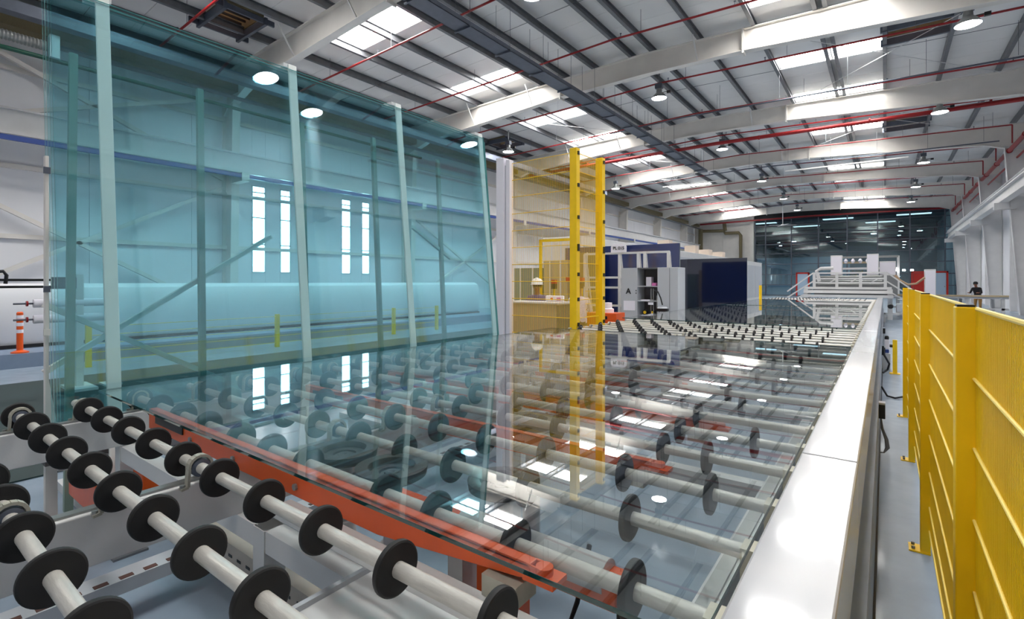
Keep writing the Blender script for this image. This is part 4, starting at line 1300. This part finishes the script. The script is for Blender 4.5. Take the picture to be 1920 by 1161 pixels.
# ------------------------------------------------------------------ conveyor bridge (loading portal) at the end
br = thing('conveyor_bridge', 'white railed walkway bridge spanning the far end of the conveyor', 'bridge', (0, 24.5, 0))
for x in (-2.4, -1.6, -0.8, 0.0):
    MB().box(x - 0.05, x + 0.05, -0.05, 0.05, 1.25, 1.88).build('post', WHITE, br, smooth=False)
for z in (1.45, 1.62, 1.85):
    MB().box(-2.4, 0, -0.03, 0.03, z - 0.03, z + 0.03).build('handrail', WHITE, br, smooth=False)
MB().box(-2.75, 0.2, -0.1, 0.9, 1.18, 1.27).build('deck', WHITE, br, smooth=False)
for x in (-2.7, 0.15):
    MB().box(x - 0.08, x + 0.08, -0.08, 0.88, 0, 1.18).build('leg', WHITE, br, smooth=False)
for x0, x1 in ((-2.45, -3.4), (0.05, 0.95)):
    for dz in (0.0, 0.35, 0.7):
        MB().bar((x0, 0, 1.15 + dz), (x1, 0, 0.55 + dz * 0.75), 0.06, 0.05).build('stair_rail', WHITE, br, smooth=False)
    for k in range(5):
        f_ = (k + 0.5) / 5
        MB().box(min(x0 + (x1 - x0) * f_ - 0.1, x0 + (x1 - x0) * f_ + 0.1), max(x0 + (x1 - x0) * f_ - 0.1, x0 + (x1 - x0) * f_ + 0.1), 0.0, 0.8, 1.1 - 0.6 * f_ - 0.02, 1.1 - 0.6 * f_).build('stair_tread', GREY, br, smooth=False)
for z, y in ((1.52, 0.5), (1.7, 0.55), (1.4, 0.4)):
    MB().tube([(-2.3, y, z), (-0.1, y, z)], 0.035, 10).build('spray_pipe', SILVER, br)
MB().tube([(-2.25, 0.4, 1.5), (-2.35, 0.4, 1.95), (-2.2, 0.4, 2.05), (-1.75, 0.4, 2.06)], 0.07, 12).build('bend_pipe', WHITE, br)
for x in (-1.9, -1.2, -0.5):
    MB().bar((x, -0.02, 1.42), (x + 0.25, -0.02, 1.6), 0.05, 0.04).build('diagonal_strut', WHITE, br, smooth=False)
MB().box(-2.5, 0.4, 1.0, 3.5, 0.9, 1.75).build('washer_body', mat('dim_machine_grey', (120, 122, 124), 0.5), br, smooth=False)
MB().box(-2.8, 0.25, -0.6, -0.2, 0.86, 0.96).build('entry_table', WHITE, br, smooth=False)
MB().box(-2.75, 0.2, -0.22, -0.1, 1.02, 1.14).build('entry_beam', WHITE, br, smooth=False)
# cabinets above
for x0, x1, z0, z1, y, lab in ((-1.9, -1.48, 1.75, 2.62, 25.6, 'white upright cabinet on the bridge, beside the bent white pipe'), (-0.62, -0.22, 1.75, 2.65, 25.6, 'white upright cabinet on the middle of the bridge'),
                               (-0.2, 0.35, 1.75, 2.35, 26.2, 'squat white cabinet right behind the tall bridge cabinet')):
    t = thing('electric_cabinet', lab, 'cabinet', (x0, y, z0 - 0.0))
    MB().box(0, x1 - x0, 0, 0.4, 0, z1 - z0).build('body', WHITE, t, smooth=False, bevel=0.01)
    MB().box(0.02, x1 - x0 - 0.02, -0.008, 0, 0.05, z1 - z0 - 0.05).build('door_panel', PAPER, t, smooth=False)
t = thing('electric_cabinet', 'free standing white control cabinet right of the bridge', 'cabinet', (1.22, 25.0, 0))
MB().box(0, 0.33, 0, 0.4, 0.0, 1.97).build('body', WHITE, t, smooth=False, bevel=0.01)
MB().box(0.02, 0.31, -0.008, 0, 0.05, 1.92).build('door_panel', PAPER, t, smooth=False)
# gantry behind bridge
t = thing('gantry_machine', 'distant steel gantry machine with white heads behind the bridge cabinets', 'machine', (-0.6, 30.5, 0))
for x in (-1.3, 1.1):
    MB().box(x - 0.05, x + 0.05, -0.05, 0.05, 0, 2.75).build('post', WHITE, t, smooth=False)
for z, m_, a, b in ((2.72, SILVER, -1.3, 1.1), (2.45, TAN, -1.3, 0.3), (2.15, WHITE, -1.3, 1.1)):
    MB().box(a, b, -0.08, 0.08, z - 0.05, z + 0.05).build('crossbeam', m_, t, smooth=False)
for k in range(5):
    MB().lathe([(0.05, 0), (0.09, 0.12), (0.03, 0.22)], (-1.0 + 0.3 * k, -0.2, 2.42), 'Z', 12).build('nozzle_head', PAPER, t)
for k in range(3):
    MB().box(0.95 + 0.3 * k, 1.07 + 0.3 * k, -0.16, -0.12, 2.0, 2.08).build('work_light', WINM, t, smooth=False)
# hose loop (tan) between bridge and cabinet
MB().tube([(0.3, 24.6, 1.75), (0.45, 24.6, 1.55), (0.7, 24.6, 1.38), (0.95, 24.6, 1.42), (1.2, 24.6, 1.65)], 0.04, 10).build('tan_hose', mat('tan_hose', (170, 140, 110), 0.6), label='sagging tan hose strung from the bridge to the white cabinet', category='hose')
# table continuing to the right
t = thing('transverse_table', 'white roller table running off to the right beyond the yellow fence', 'table', (0.3, 27.5, 0))
MB().box(0, 3.6, 0, 2.6, 0.80, 0.9).build('table_top', GREY, t, smooth=False)
MB().box(0, 3.6, -0.04, 0.0, 0.88, 0.95).build('edge_strip', mat('tan_strip', (196, 176, 140), 0.5), t, smooth=False)
for x in (0.15, 1.3, 2.4, 3.45):
    for y in (0.1, 2.5):
        MB().box(x - 0.05, x + 0.05, y - 0.05, y + 0.05, 0, 0.8).build('leg', WHITE, t, smooth=False)
MB().box(0, 3.6, 0.05, 0.12, 0.35, 0.43).build('stretcher', WHITE, t, smooth=False)
t = thing('drive_unit', 'dark motor drive on a white frame at the end of the aisle', 'motor', (0.05, 22.8, 0))
MB().lathe([(0.07, -0.2), (0.09, -0.15), (0.09, 0.15), (0.05, 0.2)], (0.1, 0, 0.6), 'Y', 18).build('motor', BLACK, t)
MB().box(-0.1, 0.5, -0.05, 0.05, 0.3, 0.36).box(-0.1, -0.04, -0.05, 0.05, 0, 0.36).box(0.44, 0.5, -0.05, 0.05, 0, 0.85).build('frame', WHITE, t, smooth=False)
MB().box(0.28, 0.42, -0.1, 0.1, 0.4, 0.7).build('gear_box', GREY, t, smooth=False, bevel=0.01)
